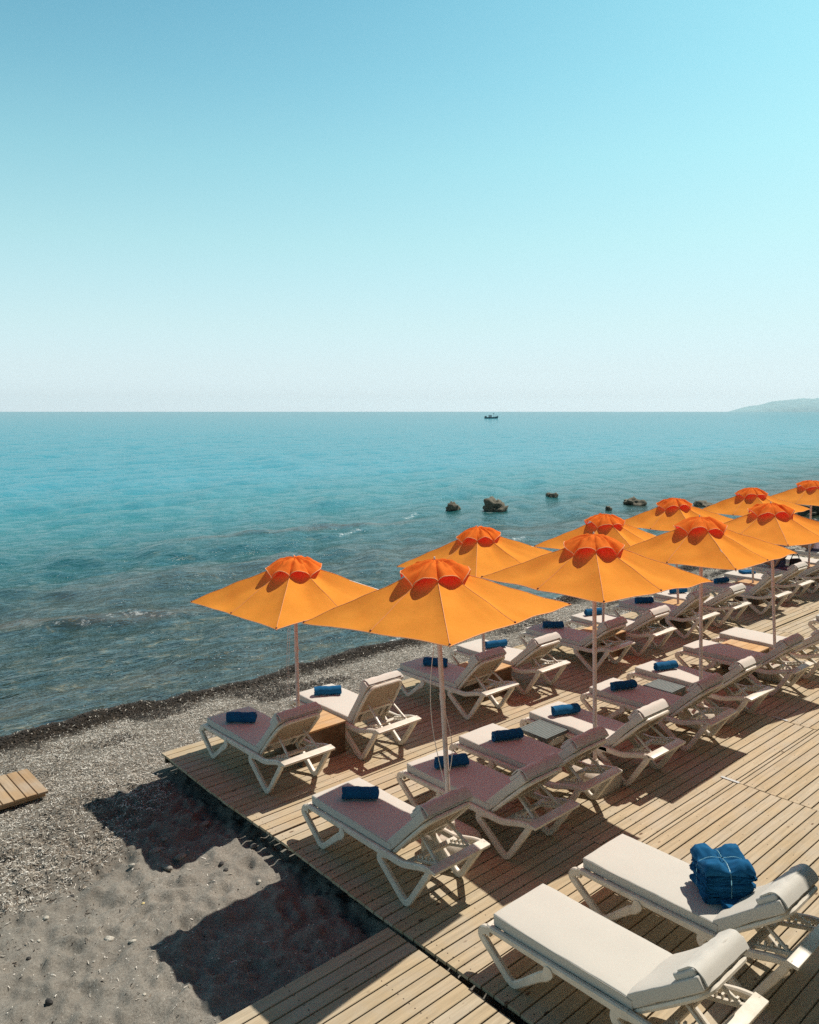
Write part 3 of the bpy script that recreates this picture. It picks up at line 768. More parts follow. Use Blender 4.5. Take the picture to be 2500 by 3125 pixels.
nt.links.new(ramp(nt, nh.outputs['Fac'], [(0.35, (0.17, 0.34, 0.40)), (0.65, (0.25, 0.42, 0.46))]), b.inputs['Base Color']); b.inputs['Roughness'].default_value = 1  # distance haze is put into the hill colour as pale blue
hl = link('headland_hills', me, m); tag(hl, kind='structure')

# ------------------------------------------------------------------ fishing boat far out
def make_boat(x, y, rz):
    root = empty('fishing_boat', (x, y, SEA_Z), rz)
    tag(root, 'small dark fishing boat with a cabin and masts, alone near the horizon', 'boat')
    mh, nt, b = mat('boat_hull'); b.inputs['Base Color'].default_value = (0.03, 0.09, 0.11, 1); b.inputs['Roughness'].default_value = 0.5
    mw, nt, b = mat('boat_white'); b.inputs['Base Color'].default_value = (0.5, 0.53, 0.55, 1); b.inputs['Roughness'].default_value = 0.5
    md, nt, b = mat('boat_dark'); b.inputs['Base Color'].default_value = (0.03, 0.04, 0.05, 1); b.inputs['Roughness'].default_value = 0.5
    bm = bmesh.new(); L = 4.7; secs = []
    for k in range(13):
        t = k / 12; xx = -L + 2 * L * t
        wd = 1.45 * (math.sin(PI * min(1, 0.25 + 0.75 * (1 - t))) ** 0.6 if t > 0.3 else 0.92 + 0.08 * t / 0.3) if t < 1 else 0.02
        wd = 1.45 * (1 - max(0, (t - 0.45) / 0.55) ** 2.2) * (0.85 + 0.15 * min(1, t * 4)); wd = max(wd, 0.03)
        sheer = 0.95 + 0.75 * max(0, (t - 0.55) / 0.45) ** 2 + 0.12 * max(0, (0.2 - t) / 0.2)
        secs.append([bm.verts.new((xx + (0.5 if t == 1 else 0) * (zq / 1.6), yq * wd, zq)) for yq, zq in ((-1, sheer), (-0.95, 0.4), (-0.6, -0.3), (0, -0.5), (0.6, -0.3), (0.95, 0.4), (1, sheer), (0.9, sheer - 0.15), (0, sheer - 0.2), (-0.9, sheer - 0.15))])
    for s0, s1 in zip(secs, secs[1:]):
        for k in range(10): bm.faces.new((s0[k], s0[(k + 1) % 10], s1[(k + 1) % 10], s1[k]))
    bm.faces.new(secs[0][::-1]); bm.faces.new(secs[-1])
    from_bm('hull', bm, mh, root)
    bm = bmesh.new(); bm_box(bm, (-0.7, 0, 1.55), (1.1, 0.8, 0.75), None, 0.08)
    cb = from_bm('cabin', bm, mw, root, False)
    for xx in (-1.25, -0.6, 0.05):
        bm = bmesh.new(); bm_box(bm, (xx, -0.803, 1.75), (0.2, 0.012, 0.24)); from_bm('window', bm, md, cb, False)
    bm = bmesh.new(); bm_box(bm, (-0.8, 0, 2.36), (1.45, 0.98, 0.06), None, 0.02); from_bm('roof', bm, md, root, False)
    for xx, hh in ((-3.7, 2.7), (3.3, 2.4), (4.5, 2.6), (1.9, 3.6)):
        bm = bmesh.new(); bm_tube(bm, [(xx, 0, 0.7), (xx + 0.12, 0, hh)], [0.11, 0.06], 8); from_bm('mast', bm, md, root)
    bm = bmesh.new(); bm_box(bm, (1.75, 0, 3.3), (0.45, 0.05, 0.22), Matrix.Rotation(0.35, 3, 'Y')); from_bm('flag', bm, md, root, False)
    bm = bmesh.new(); bm_box(bm, (-3.9, 0, 1.35), (0.7, 0.7, 0.35), None, 0.08); from_bm('net_heap', bm, mh, root)
    return root
make_boat(422, 381, R(47.9 - 90 + 4))

# ------------------------------------------------------------------ sun lounger (origin: floor between the rear feet, +y to the foot end)
HW = 0.325
PIV = (0.0, 0.25, 0.345)
def seat_warp(p):
    q = p.copy()
    if p.z > 0:
        q.z += 0.006 * (1 - (p.x / 0.31) ** 2) + 0.0025 * math.sin(p.y * 9 + p.x * 4) * math.cos(p.x * 7)
    return q
def make_lounger():
    root = empty('sun_lounger')
    rs = M['resin']
    for s in (-1, 1):
        x = s * HW
        bm = bmesh.new()
        bm_bar(bm, [(1.47, 0.30), (1.54, 0.30), (1.575, 0.245), (1.285, 0.032), (1.235, 0.018), (1.19, 0.05), (0.985, 0.215), (0.93, 0.245), (0.90, 0.315)], x, 0.044, [0.07, 0.062, 0.064, 0.066, 0.058, 0.054, 0.056, 0.07, 0.08], 0.20, 0.045)
        from_bm('leg', bm, rs, root)
        bm = bmesh.new()
        bm_bar(bm, [(0.26, 0.335), (0.34, 0.325), (0.375, 0.265), (0.055, 0.035), (0.005, 0.018), (-0.04, 0.055), (-0.255, 0.365), (-0.27, 0.41)], x, 0.044, [0.072, 0.07, 0.07, 0.068, 0.058, 0.054, 0.058, 0.062], 0.20, 0.045)
        from_bm('leg', bm, rs, root)
        bm = bmesh.new()
        bm_bar(bm, [(1.50, 0.325), (0.30, 0.335), (0.06, 0.335), (-0.20, 0.412), (-0.315, 0.424)], x, 0.044, [0.05, 0.060, 0.060, 0.062, 0.062, 0.066, 0.058, 0.05], 0.25, 0.06)
        from_bm('side_rail', bm, rs, root)
        # cup where the front leg meets the rail
        bm = bmesh.new(); g = bmesh.ops.create_cone(bm, cap_ends=True, segments=16, radius1=0.042, radius2=0.036, depth=0.06)
        for v in bm.verts: v.co = Matrix.Rotation(PI / 2, 3, 'Y') @ v.co + Vector((x, 0.905, 0.29))
        from_bm('leg_joint', bm, rs, root)
    bm = bmesh.new()
    bm_box(bm, (0, -0.315, 0.432), (HW + 0.022, 0.048, 0.014), Matrix.Rotation(0.16, 3, 'X'), 0.006, 2)
    bm_box(bm, (0, -0.275, 0.415), (HW, 0.008, 0.022))
    cbr = from_bm('crossbar', bm, rs, root)
    bm = bmesh.new()                                   # wheel axle plate and toothed rack under the back
    for s in (-1, 1): bm_box(bm, (s * 0.20, -0.13, 0.385), (0.016, 0.17, 0.014), Matrix.Rotation(-0.28, 3, 'X'), 0.004)
    for k in range(5): bm_box(bm, (-0.20, -0.02 - k * 0.05, 0.375 + k * 0.0145 + 0.012), (0.014, 0.008, 0.012))
    for k in range(5): bm_box(bm, (0.20, -0.02 - k * 0.05, 0.375 + k * 0.0145 + 0.012), (0.014, 0.008, 0.012))
    bm_box(bm, (0, 0.03, 0.345), (HW, 0.03, 0.014), None, 0.004)
    from_bm('rack', bm, rs, root)
    bm = bmesh.new()                                   # seat slats
    for k in range(9): bm_box(bm, (0, 0.36 + k * 0.137, 0.333), (HW - 0.02, 0.05, 0.009), None, 0.003)
    bm_box(bm, (0, 1.50, 0.318), (HW, 0.022, 0.026), None, 0.008)
    from_bm('seat_slats', bm, rs, root)
    bm = rbox_bm((0.305, 0.612, 0.043), 0.011, (8, 14, 1), seat_warp)
    for v in bm.verts: v.co += Vector((0, 0.858, 0.388))
    st = from_bm('seat_mattress', bm, M['mattress'], root, True, 0)
    bm = bmesh.new()                                   # piping along the top seam of the cushion
    cc = [(-0.303, 0.25), (0.303, 0.25), (0.303, 1.467), (-0.303, 1.467), (-0.303, 0.25)]
    for a_, b_ in zip(cc, cc[1:]): bm_tube(bm, [(a_[0], a_[1], 0.424), (b_[0], b_[1], 0.424)], 0.0032, 5)
    from_bm('piping', bm, M['mattress'], st)
    # back assembly in pivot space: +y' runs up the back, +z' is the side one leans on
    bk = []
    def bwarp(p):
        q = p.copy()
        if p.z > 0: q.z += 0.006 * (1 - (p.x / 0.31) ** 2) + 0.003 * math.sin(p.y * 14 + p.x * 6)
        return q
    bm = rbox_bm((0.302, 0.315, 0.042), 0.011, (8, 8, 1), bwarp)
    for v in bm.verts: v.co += Vector((0, 0.335, 0.060))
    bk.append(from_bm('back_mattress', bm, M['mattress'], root, True, 0))
    bm = bmesh.new()                                   # moulded loop frame behind the cushion
    loop = [(-0.27, 0.0), (-0.285, 0.30), (-0.275, 0.56), (-0.22, 0.635), (0.22, 0.635), (0.275, 0.56), (0.285, 0.30), (0.27, 0.0)]
    P3 = [Vector((p.x, p.y, -0.005)) for p in smooth_path(loop, 0.07, 4)]
    bm_tube(bm, P3, 0.021, 8)
    bm_box(bm, (0, 0.20, -0.004), (0.27, 0.022, 0.012), None, 0.005)
    for s in (-1, 1): bm_box(bm, (s * 0.165, 0.11, -0.004), (0.014, 0.10, 0.010), None, 0.003)
    bk.append(from_bm('back_frame', bm, rs, root))
    bm = bmesh.new(); bm_box(bm, (0, 0.40, 0.006), (0.262, 0.205, 0.006), None, 0.003)
    bk.append(from_bm('back_panel', bm, M['panel'], root, False))
    def pw(p):
        q = p.copy(); q.z += 0.012 * (1 - (p.x / 0.28) ** 2) * (1 if p.z > 0 else 0) + 0.005 * math.sin(p.x * 18) * (1 if p.z > 0 else 0.3)
        q.y += 0.006 * math.sin(p.x * 11)
        return q
    bm = rbox_bm((0.285, 0.092, 0.021), 0.016, (10, 4, 1), pw)
    for v in bm.verts: v.co += Vector((0.0, 0.546, 0.121))
    pil = from_bm('pillow', bm, M['pillow'], root, True, 0); bk.append(pil)
    bm = bmesh.new()                                   # flap that hooks the pillow over the top of the back
    prof = [(0.50, 0.150), (0.595, 0.152), (0.640, 0.138), (0.658, 0.108), (0.661, 0.07), (0.660, 0.035)]
    pr_ = smooth_path(prof, 0.018, 3); nx_ = 10; ringso = []; ringsi = []
    for i_, p in enumerate(pr_):
        t = (pr_[min(i_ + 1, len(pr_) - 1)] - pr_[max(i_ - 1, 0)]).normalized(); nn_ = Vector((t.y, -t.x)) * -1
        ro = []; ri = []
        for k in range(nx_ + 1):
            xx = -0.272 + 0.544 * k / nx_; wv = 0.004 * math.sin(k * 1.9 + i_ * 0.5)
            ro.append(bm.verts.new((xx, p.x + nn_.x * (0.006 + wv), p.y + nn_.y * (0.006 + wv)))); ri.append(bm.verts.new((xx, p.x - nn_.x * 0.004, p.y - nn_.y * 0.004)))
        ringso.append(ro); ringsi.append(ri)
    for S in (ringso, ringsi):
        for a_, b_ in zip(S, S[1:]):
            for k in range(nx_): bm.faces.new((a_[k], a_[k + 1], b_[k + 1], b_[k]))
    for (o0, i0), (o1, i1) in zip(zip(ringso, ringsi), zip(ringso[1:], ringsi[1:])):
        bm.faces.new((o0[0], o1[0], i1[0], i0[0])); bm.faces.new((o0[-1], o1[-1], i1[-1], i0[-1]))
    for o0, i0 in ((ringso[0], ringsi[0]), (ringso[-1], ringsi[-1])):
        for k in range(nx_): bm.faces.new((o0[k], o0[k + 1], i0[k + 1], i0[k]))
    fl = from_bm('pillow_flap', bm, M['pillow'], pil, True, 60)
    for o in bk: o['_back'] = 1
    for s in (-1, 1):                                   # struts propping the back on the rack; unit length along z
        bm = bmesh.new(); bm_box(bm, (0, 0, 0.5), (0.013, 0.011, 0.5), None, 0.003)
        o = from_bm('strut', bm, rs, root, False); o['_strut'] = s
    return root

def vary(root, k):
    """own cushion meshes with their own wrinkles and a slightly shifted pillow"""
    for o in root.children:
        if 'mattress' in o.name or 'pillow' in o.name:
            me = o.data.copy(); o.data = me; amp = 0.004 if 'seat' in o.name else 0.006
            sh = Vector((k * 3.3, k * 1.7, 0))
            for v in me.vertices:
                q = v.co
                w = noise.noise(Vector((q.x * 5, q.y * 5, q.z * 4)) + sh) * amp + noise.noise(Vector((q.x * 16, q.y * 9, 0)) + sh) * amp * 0.5
                v.co.z += w; v.co.x += w * 0.8
def pose_lounger(root, ang):
    a = R(ang)
    for o in root.children:
        if o.get('_back'):
            o.location = PIV; o.rotation_euler = (a_rot(a), 0, 0)
        if o.get('_strut'):
            s = o['_strut']
            top = Vector((0.165 * s, 0.25 - 0.33 * math.cos(a), 0.345 + 0.33 * math.sin(a)))
            bot = Vector((0.20 * s, -0.235, 0.425)) if ang > 20 else Vector((0.20 * s, -0.10, 0.36))
            d = top - bot
            o.location = bot; o.scale = (1, 1, d.length); o.rotation_euler = d.to_track_quat('Z', 'X').to_euler()
def a_rot(a):
    # local +y' must point to world (-cos a, sin a) in (y, z), local +z' to (sin a, cos a): reflection avoided by the symmetric x
    return PI - a
def fix_back(root):
    """mirror: with rotation PI-a about x, +z' points down; flip the meshes' z once so the cushion sits above"""
    for o in root.children:
        if o.get('_back'):
            for me in [o.data] + [c.data for c in o.children]:
                for v in me.vertices: v.co.z = -v.co.z
                me.flip_normals()
proto = make_lounger(); fix_back(proto)
GF = 'sun loungers in the front row'; GB = 'sun loungers in the row along the sea'; GN = 'sun loungers nearest the camera'
# (foot-left corner u, v, back angle, label, group)
LN = [
 (4.69, 6.66, 44, 'leftmost sun lounger of the front row, half in shade near the deck edge', GF),
 (5.885, 6.56, 43, 'sun lounger right of the front umbrella pole, dark towel roll crossed by that pole', GF),
 (6.845, 6.70, 41, 'sun lounger on the left of the nearer grey slatted table', GF),
 (8.05, 6.63, 44, 'sun lounger on the right of the nearer grey slatted table, behind the second pole', GF),
 (9.44, 6.67, 43, 'sun lounger on the left of the farther grey slatted table', GF),
 (10.65, 6.72, 42, 'sun lounger on the right of the farther grey slatted table, with a blue towel roll', GF),
 (12.22, 6.80, 40, 'sun lounger left of the low wooden table in the front row, no towel, half shaded', GF),
 (13.41, 6.77, 34, 'sunlit sun lounger right of the low wooden table in the front row, no towel', GF),
 (15.90, 6.12, 40, 'sun lounger at the right edge of the view beyond the fourth front umbrella', GF),
 (4.62, 4.15, 37, 'large sunlit sun lounger nearest the camera with nothing on it', GN),
 (5.775, 4.15, 37, 'sunlit sun lounger carrying the tied stack of folded blue towels', GN),
 (4.90, 9.24, 47, 'shaded sun lounger at the deck corner, left end of the seaside row', GB),
 (6.235, 9.22, 58, 'sunlit sun lounger with upright back and bright blue towel roll', GB),
 (8.14, 9.23, 48, 'shaded sun lounger behind the pole with the hanging cord, third in seaside row', GB),
 (9.48, 9.33, 41, 'sun lounger with blue towel roll beside a white pole, fourth in seaside row', GB),
 (11.15, 9.25, 38, 'sun lounger with a dark towel roll, fifth in the seaside row', GB),
 (12.46, 9.23, 36, 'sun lounger with a blue towel roll, sixth in the seaside row', GB),
 (14.07, 9.24, 44, 'sun lounger with a dark towel roll, seventh in the seaside row', GB),
 (15.32, 9.21, 34, 'sun lounger with a blue towel roll behind a pole, eighth in the seaside row', GB),
 (16.93, 9.07, 46, 'sun lounger with a dark towel roll, ninth in the seaside row', GB),
 (18.45, 9.20, 40, 'sun lounger with a folded blue towel, tenth in the seaside row', GB),
 (19.83, 9.16, 34, 'sun lounger on which the tanned person sits', GB),
 (21.45, 9.20, 42, 'sun lounger with a straw hat lying on its back rest', GB),
 (23.00, 9.40, 40, 'sun lounger on which the person in a lavender shirt sits, at the right edge', GB)]
used = False
LPOS = []
for (u, v, ang, lab, grp) in LN:
    o = proto if not used else copy_tree(proto); used = True
    o.location = (u + 0.305, v - 1.468, 0.003); o.rotation_euler = (0, 0, R(random.uniform(-1.2, 1.2)) if v < 9 and u > 7 else 0)
    vary(o, len(LPOS) + 1)
    tag(o, lab, 'sun lounger', grp); pose_lounger(o, ang); LPOS.append((u + 0.305, v - 1.468))
for o in list(bpy.data.objects):
    for k in ('_back', '_strut'):
        if k in o: del o[k]

# ------------------------------------------------------------------ rolled towels
def roll_mesh(seed, turns=3.4, L=0.36):
    rg = np.random.default_rng(seed); bm = bmesh.new()
    n = 64; nl = 16; th_ = 0.0125; ring = []
    for j in range(nl + 1):
        y = -L / 2 + L * j / nl
        row_o = []; row_i = []
        for i_ in range(n + 1):
            t = i_ / n; a = t * turns * 2 * PI + 0.12 * math.sin(3 * y / L + seed); r = 0.008 + (0.060 - 0.008) * t
            endy = 0.006 * math.sin(a * 2 + seed) * (1 if j in (0, nl) else 0)
            rr_ = r * (1 + 0.045 * math.sin(y * 30 + a + seed) + 0.03 * math.sin(y * 70 + 2 * a))
            ca, sa = math.cos(a), math.sin(a)
            row_o.append(bm.verts.new((ca * (rr_ + th_ / 2) * 1.06, y + endy, sa * (rr_ + th_ / 2) * 0.93)))
            row_i.append(bm.verts.new((ca * (rr_ - th_ / 2) * 1.06, y + endy, sa * (rr_ - th_ / 2) * 0.93)))
        ring.append((row_o, row_i))
    for (o0, i0), (o1, i1) in zip(ring, ring[1:]):
        for k in range(n):
            bm.faces.new((o0[k], o0[k + 1], o1[k + 1], o1[k])); bm.faces.new((i0[k], i1[k], i1[k + 1], i0[k + 1]))
        for k in (0, n): bm.faces.new((o0[k], o1[k], i1[k], i0[k]))
    for (o0, i0) in (ring[0], ring[-1]):
        for k in range(n): bm.faces.new((o0[k], i0[k], i0[k + 1], o0[k + 1]))
    return bm
rolls = []
GT = 'rolled blue towels on the loungers'
TW = [(5.00, 6.26, -43, 'rolled blue towel, half lit at its right end, on the leftmost front lounger'),
      (6.19, 6.17, -27, 'dark shaded towel roll crossed by the front umbrella pole'),
      (7.18, 6.23, -25, 'dark towel roll left of the nearer grey slatted table'),
      (8.34, 6.26, -25, 'towel roll with a lit blue left end, right of the nearer grey table'),
      (9.68, 6.28, -25, 'dark towel roll left of the farther grey slatted table'),
      (10.90, 6.34, -21, 'blue towel roll right of the farther grey slatted table'),
      (5.14, 8.80, -44, 'dark towel roll on the shaded lounger at the deck corner'),
      (6.51, 8.86, -35, 'bright blue towel roll on the sunlit lounger with the upright back'),
      (8.46, 8.77, -52, 'dark towel roll left of the front pole with the hanging cord'),
      (9.85, 8.79, -23, 'blue towel roll on the fourth lounger of the seaside row, right of a white pole'),
      (11.50, 8.90, -42, 'dark towel roll on the fifth lounger of the seaside row'),
      (12.82, 8.96, -20, 'blue towel roll on the sixth lounger of the seaside row'),
      (14.35, 8.83, -35, 'dark towel roll on the seventh lounger of the seaside row'),
      (15.68, 8.83, -31, 'blue towel roll crossed by a white pole on the eighth lounger by the sea'),
      (17.33, 8.70, -17, 'dark towel roll on the ninth lounger of the seaside row')]
meshes = []
for s in range(3):
    o = from_bm('rolled_towel', roll_mesh(s + 1), M['towel'], None, True, 50); meshes.append(o.data); rolls.append(o)
for i_, (x, y, a, lab) in enumerate(TW):
    if i_ < 3: o = rolls[i_]
    else: o = bpy.data.objects.new('rolled_towel', meshes[i_ % 3]); COL.objects.link(o)
    o.location = (x, y, 0.003 + 0.436 + 0.060); o.rotation_euler = (0, random.uniform(-0.5, 0.5), R(a - 90))
    tag(o, lab, 'towel', GT)

# tied stack of folded towels on the near lounger
st = empty('towel_stack', (6.19, 3.10, 0.441), R(-42)); tag(st, 'stack of folded blue towels tied crosswise with a pale ribbon on the near lounger', 'towel stack')
NL = 10
for k in range(NL):
    f = 1 + 0.05 * math.sin(k * 1.7)
    def fw(p, k=k):
        q = p.copy(); q.x += 0.012 * math.sin(p.y * 17 + k * 2.1) ; q.y += 0.010 * math.sin(p.x * 15 + k)
        e = max(abs(p.x) / 0.19, abs(p.y) / 0.17)
        q.z += 0.004 * math.sin(p.x * 22 + k) * math.sin(p.y * 19 + k * 3)
        return q
    bm = rbox_bm((0.185 * f, 0.165 * f, 0.0145), 0.013, (10, 9, 1), fw)
    for v in bm.verts: v.co = Matrix.Rotation(random.uniform(-0.06, 0.06), 3, 'Z') @ v.co + Vector((random.uniform(-0.008, 0.008), random.uniform(-0.008, 0.008), 0.0145 + k * 0.0235))
    from_bm('folded_towel', bm, M['towel'], st, True, 0)
bm = bmesh.new(); N_ = 36; gv = []
for i_ in range(N_ + 1):
    row = []
    for j in range(N_ + 1):
        x = -0.20 + 0.40 * i_ / N_; y = -0.18 + 0.36 * j / N_
        pin = min(1, (abs(x) / 0.085) ** 0.8) * min(1, (abs(y) / 0.085) ** 0.8)
        ed = min(1, (0.20 - abs(x)) / 0.035 + 0.05) * min(1, (0.18 - abs(y)) / 0.035 + 0.05); ed = max(0, ed)
        hgt = 0.016 + 0.062 * pin * math.sqrt(ed) + 0.010 * noise.noise(Vector((x * 22, y * 22, 3))) * ed
        row.append(bm.verts.new((x + 0.012 * noise.noise(Vector((x * 15, y * 15, 9))), y + 0.012 * noise.noise(Vector((y * 15, x * 15, 5))), NL * 0.0235 - 0.004 + hgt)))
    gv.append(row)
for i_ in range(N_):
    for j in range(N_): bm.faces.new((gv[i_][j], gv[i_ + 1][j], gv[i_ + 1][j + 1], gv[i_][j + 1]))
ex = bmesh.ops.extrude_face_region(bm, geom=list(bm.faces))
for v in [g for g in ex['geom'] if isinstance(g, bmesh.types.BMVert)]: v.co.z = NL * 0.0235 - 0.008 + 0.002 * math.sin(v.co.x * 40)
from_bm('folded_towel', bm, M['towel'], st, True, 0)
for q, pts in enumerate(([(-0.207, 0.0), (-0.2, 0.0)], [(0, -0.19), (0, 0.19)])):
    bm = bmesh.new(); H_ = NL * 0.0235 + 0.03; prof = []
    half = 0.205 if q == 0 else 0.187
    prof = [(-half, 0.0), (-half - 0.004, H_ * 0.5), (-half + 0.004, H_ * 0.93), (-half * 0.5, H_ + 0.020), (0, H_ + 0.008), (half * 0.5, H_ + 0.020), (half - 0.004, H_ * 0.93), (half + 0.004, H_ * 0.5), (half, 0.0)]
    pr_ = smooth_path(prof, 0.03, 3)
    for sgn in (0,):
        prev = None
        for p in pr_:
            w = 0.0035
            a_, b_ = ((p.x, -w, p.y), (p.x, w, p.y)) if q == 0 else ((-w, p.x, p.y), (w, p.x, p.y))
            cur = (bm.verts.new(a_), bm.verts.new(b_))
            if prev: bm.faces.new((prev[0], prev[1], cur[1], cur[0]))
            prev = cur
    g = bmesh.ops.solidify(bm, geom=list(bm.faces), thickness=0.0022)
    from_bm('ribbon', bm, M['ribbon'], st, True, 60)
for k in range(5):
    bm = rbox_bm((0.13, 0.06, 0.004), 0.003, (6, 4, 1), lambda p, k=k: p + Vector((0, 0, 0.006 * math.sin(p.x * 20 + k))))
    for v in bm.verts: v.co = Matrix.Rotation(0.10 * k - 0.15, 3, 'Z') @ v.co + Vector((0.05, -0.205 - 0.006 * k, 0.010 + 0.010 * k))
    from_bm('loose_towel_edge', bm, M['towel'], st, True, 0)
# folded towel farther along
bmt = rbox_bm((0.17, 0.11, 0.03), 0.02, (6, 5, 1), lambda p: p + Vector((0, 0, 0.008 * math.sin(p.x * 25))))
ft = from_bm('folded_blue_towel', bmt, M['towel'], None, True, 0); ft.location = (18.85, 8.82, 0.47); ft.rotation_euler = (0, 0, R(-30))
tag(ft, 'blue towel folded flat on the tenth seaside lounger', 'towel')

# ------------------------------------------------------------------ umbrellas
SIDE = 1.862; HS = SIDE / 2; SL = 0.50
CAPR = 0.335
USEED = 0
def canopy_z(x, y):
    """height above the corners for the main canopy, pyramid with slack between the ribs"""
    m_ = max(abs(x), abs(y)); z = SL * (HS - m_)
    a = math.atan2(y, x); r = math.hypot(x, y)
    sag = abs(math.sin(4 * a)) ** 1.0; mh = m_ / HS; z -= 0.16 * sag * mh * max(0.0, 1 - mh) ** 0.8 * 0.9
    z += 0.010 * abs(math.cos(4 * a)) ** 8 * (1 - mh)
    z += 0.005 * math.sin(9 * a + 5 * r + USEED) * min(1, r) + 0.004 * math.sin(17 * r + 3 * a + USEED)
    z += 0.024 * noise.fractal(Vector((math.cos(a) * 3.6, math.sin(a) * 3.6, USEED * 3.7 + r * 0.8)), 1.0, 2.0, 3) * min(1.0, r * 1.3) * (1 - 0.8 * mh ** 4)
    return z
def make_umbrella(kind='front'):
    root = empty('beach_umbrella')
    bm = bmesh.new()
    bm_tube(bm, [(0, 0, 0), (0, 0, 0.6), (0, 0, 1.3), (0, 0, 2.42)], 0.024, 14)
    pole = from_bm('pole', bm, M['pole'], root)
    bm = bmesh.new(); bm_tube(bm, [(0, 0, 1.30), (0, 0, 1.36)], 0.029, 14); bm_tube(bm, [(0.025, 0, 1.33), (0.05, 0, 1.33)], 0.006, 6)
    from_bm('pin_collar', bm, M['pole'], pole)
    top = empty('__canopy_pivot'); top.parent = root
    # main canopy from the vent hole out to the square rim
    bm = bmesh.new(); NA = 96; NR = 14; rows_ = []
    for i_ in range(NA):
        a = 2 * PI * i_ / NA + 0.0; ca, sa = math.cos(a), math.sin(a)
        rmax = HS / max(abs(ca), abs(sa))
        # ribs pull the rim out a little, cloth between them is cut in
        rmax *= 1 - 0.006 * abs(math.sin(4 * a))
        r0 = 0.115; rows_.append([])
        for j in range(NR + 1):
            r = r0 + (rmax - r0) * j / NR
            rows_[-1].append(bm.verts.new((ca * r, sa * r, canopy_z(ca * r, sa * r))))
    for i_ in range(NA):
        A_, B_ = rows_[i_], rows_[(i_ + 1) % NA]
        for j in range(NR): bm.faces.new((A_[j], A_[j + 1], B_[j + 1], B_[j]))
    can = from_bm('canopy', bm, M['canopy'], top, True, 22)
    bm = bmesh.new()
    ring = [v for v in []]
    pts = []
    for i_ in range(NA + 1):
        a = 2 * PI * i_ / NA; ca, sa = math.cos(a), math.sin(a); rmax = HS / max(abs(ca), abs(sa)) * (1 - 0.006 * abs(math.sin(4 * a)))
        pts.append((ca * rmax, sa * rmax, canopy_z(ca * rmax, sa * rmax) - 0.002))
    bm_tube(bm, pts, 0.0045, 5, False)
    from_bm('hem', bm, M['hem'], can)
    # seams over the eight ribs
    for k in range(8):
        a = k * PI / 4; ca, sa = math.cos(a), math.sin(a); rmax = HS / max(abs(ca), abs(sa))
        bm = bmesh.new(); P_ = [(ca * r, sa * r, canopy_z(ca * r, sa * r) + 0.001) for r in np.linspace(0.2, rmax * 0.995, 12)]
        bm_tube(bm, P_, 0.0026, 5); from_bm('seam', bm, M['hem'], can)
        bm = bmesh.new(); e = rmax * 0.985; zz_ = canopy_z(ca * e, sa * e)
        bmesh.ops.create_uvsphere(bm, u_segments=8, v_segments=6, radius=0.011)
        for v in bm.verts: v.co += Vector((ca * e, sa * e, zz_ + 0.002))
        from_bm('rib_end', bm, M['grommet'], can)
        # rib rod under the cloth and its strut to the runner
        bm = bmesh.new(); bm_tube(bm, [(ca * 0.03, sa * 0.03, SL * HS + 0.005)] + [(ca * r, sa * r, canopy_z(ca * r, sa * r) - 0.018) for r in (0.3, 0.6, rmax * 0.99)], 0.0075, 6)
        rb = from_bm('rib', bm, M['pole'], top)
        rm = 0.52 * (1.25 if k % 2 else 1.0)
        bm = bmesh.new(); bm_tube(bm, [(ca * 0.035, sa * 0.035, -0.02), (ca * rm, sa * rm, canopy_z(ca * rm, sa * rm) - 0.028)], 0.0065, 6)
        from_bm('strut', bm, M['pole'], rb)
    bm = bmesh.new(); bmesh.ops.create_cone(bm, cap_ends=True, segments=20, radius1=0.038, radius2=0.062, depth=0.10)
    for v in bm.verts: v.co.z += -0.02
    from_bm('runner', bm, M['pole'], top)
    bm = bmesh.new(); bmesh.ops.create_cone(bm, cap_ends=True, segments=16, radius1=0.045, radius2=0.03, depth=0.07)
    for v in bm.verts: v.co.z += SL * HS + 0.01
    from_bm('hub', bm, M['pole'], top)
    # vent cap: eight lobes that rise between the ribs like small awnings
    bm = bmesh.new(); NA = 128; NR = 10; rows_ = []
    apex = SL * HS + 0.055
    for i_ in range(NA):
        a = 2 * PI * i_ / NA; ca, sa = math.cos(a), math.sin(a)
        lobe = abs(math.sin(4 * a)); rb_ = CAPR
        k8 = int((a / (PI / 4)) % 8); lf = 0.85 + 0.35 * noise.random() if False else 0.82 + 0.36 * abs(math.sin(k8 * 2.3 + USEED * 1.9))
        rows_.append([])
        zr = canopy_z(ca * rb_, sa * rb_)
        zend = zr + 0.012 + 0.112 * lf * lobe ** 0.8
        rend = rb_ * (1 + 0.05 * lobe)
        for j in range(NR + 1):
            t = j / NR; r = rend * t
            zbase = zr + 0.012; rise = zend - zbase
            z = apex + (zbase - apex) * t ** 1.15 + rise * t ** 2.6 + 0.048 * math.sin(PI * t ** 1.15) * (0.85 + 0.3 * lobe)
            crease = 0.012 * math.sin(PI * t) * math.sin(13 * a + 4 * t + USEED) + 0.022 * math.sin(PI * min(1, t * 1.02)) * noise.fractal(Vector((ca * r * 14, sa * r * 14, USEED * 5.1)), 1.0, 2.0, 3)
            rows_[-1].append(bm.verts.new((ca * r, sa * r, z + crease)) if j else None)
    c0 = bm.verts.new((0, 0, apex))
    for i_ in range(NA):
        A_, B_ = rows_[i_], rows_[(i_ + 1) % NA]
        bm.faces.new((c0, A_[1], B_[1]))
        for j in range(1, NR): bm.faces.new((A_[j], A_[j + 1], B_[j + 1], B_[j]))
    cap = from_bm('vent_cap', bm, M['cap'], top, True, 35)
    bm = bmesh.new(); pts = []
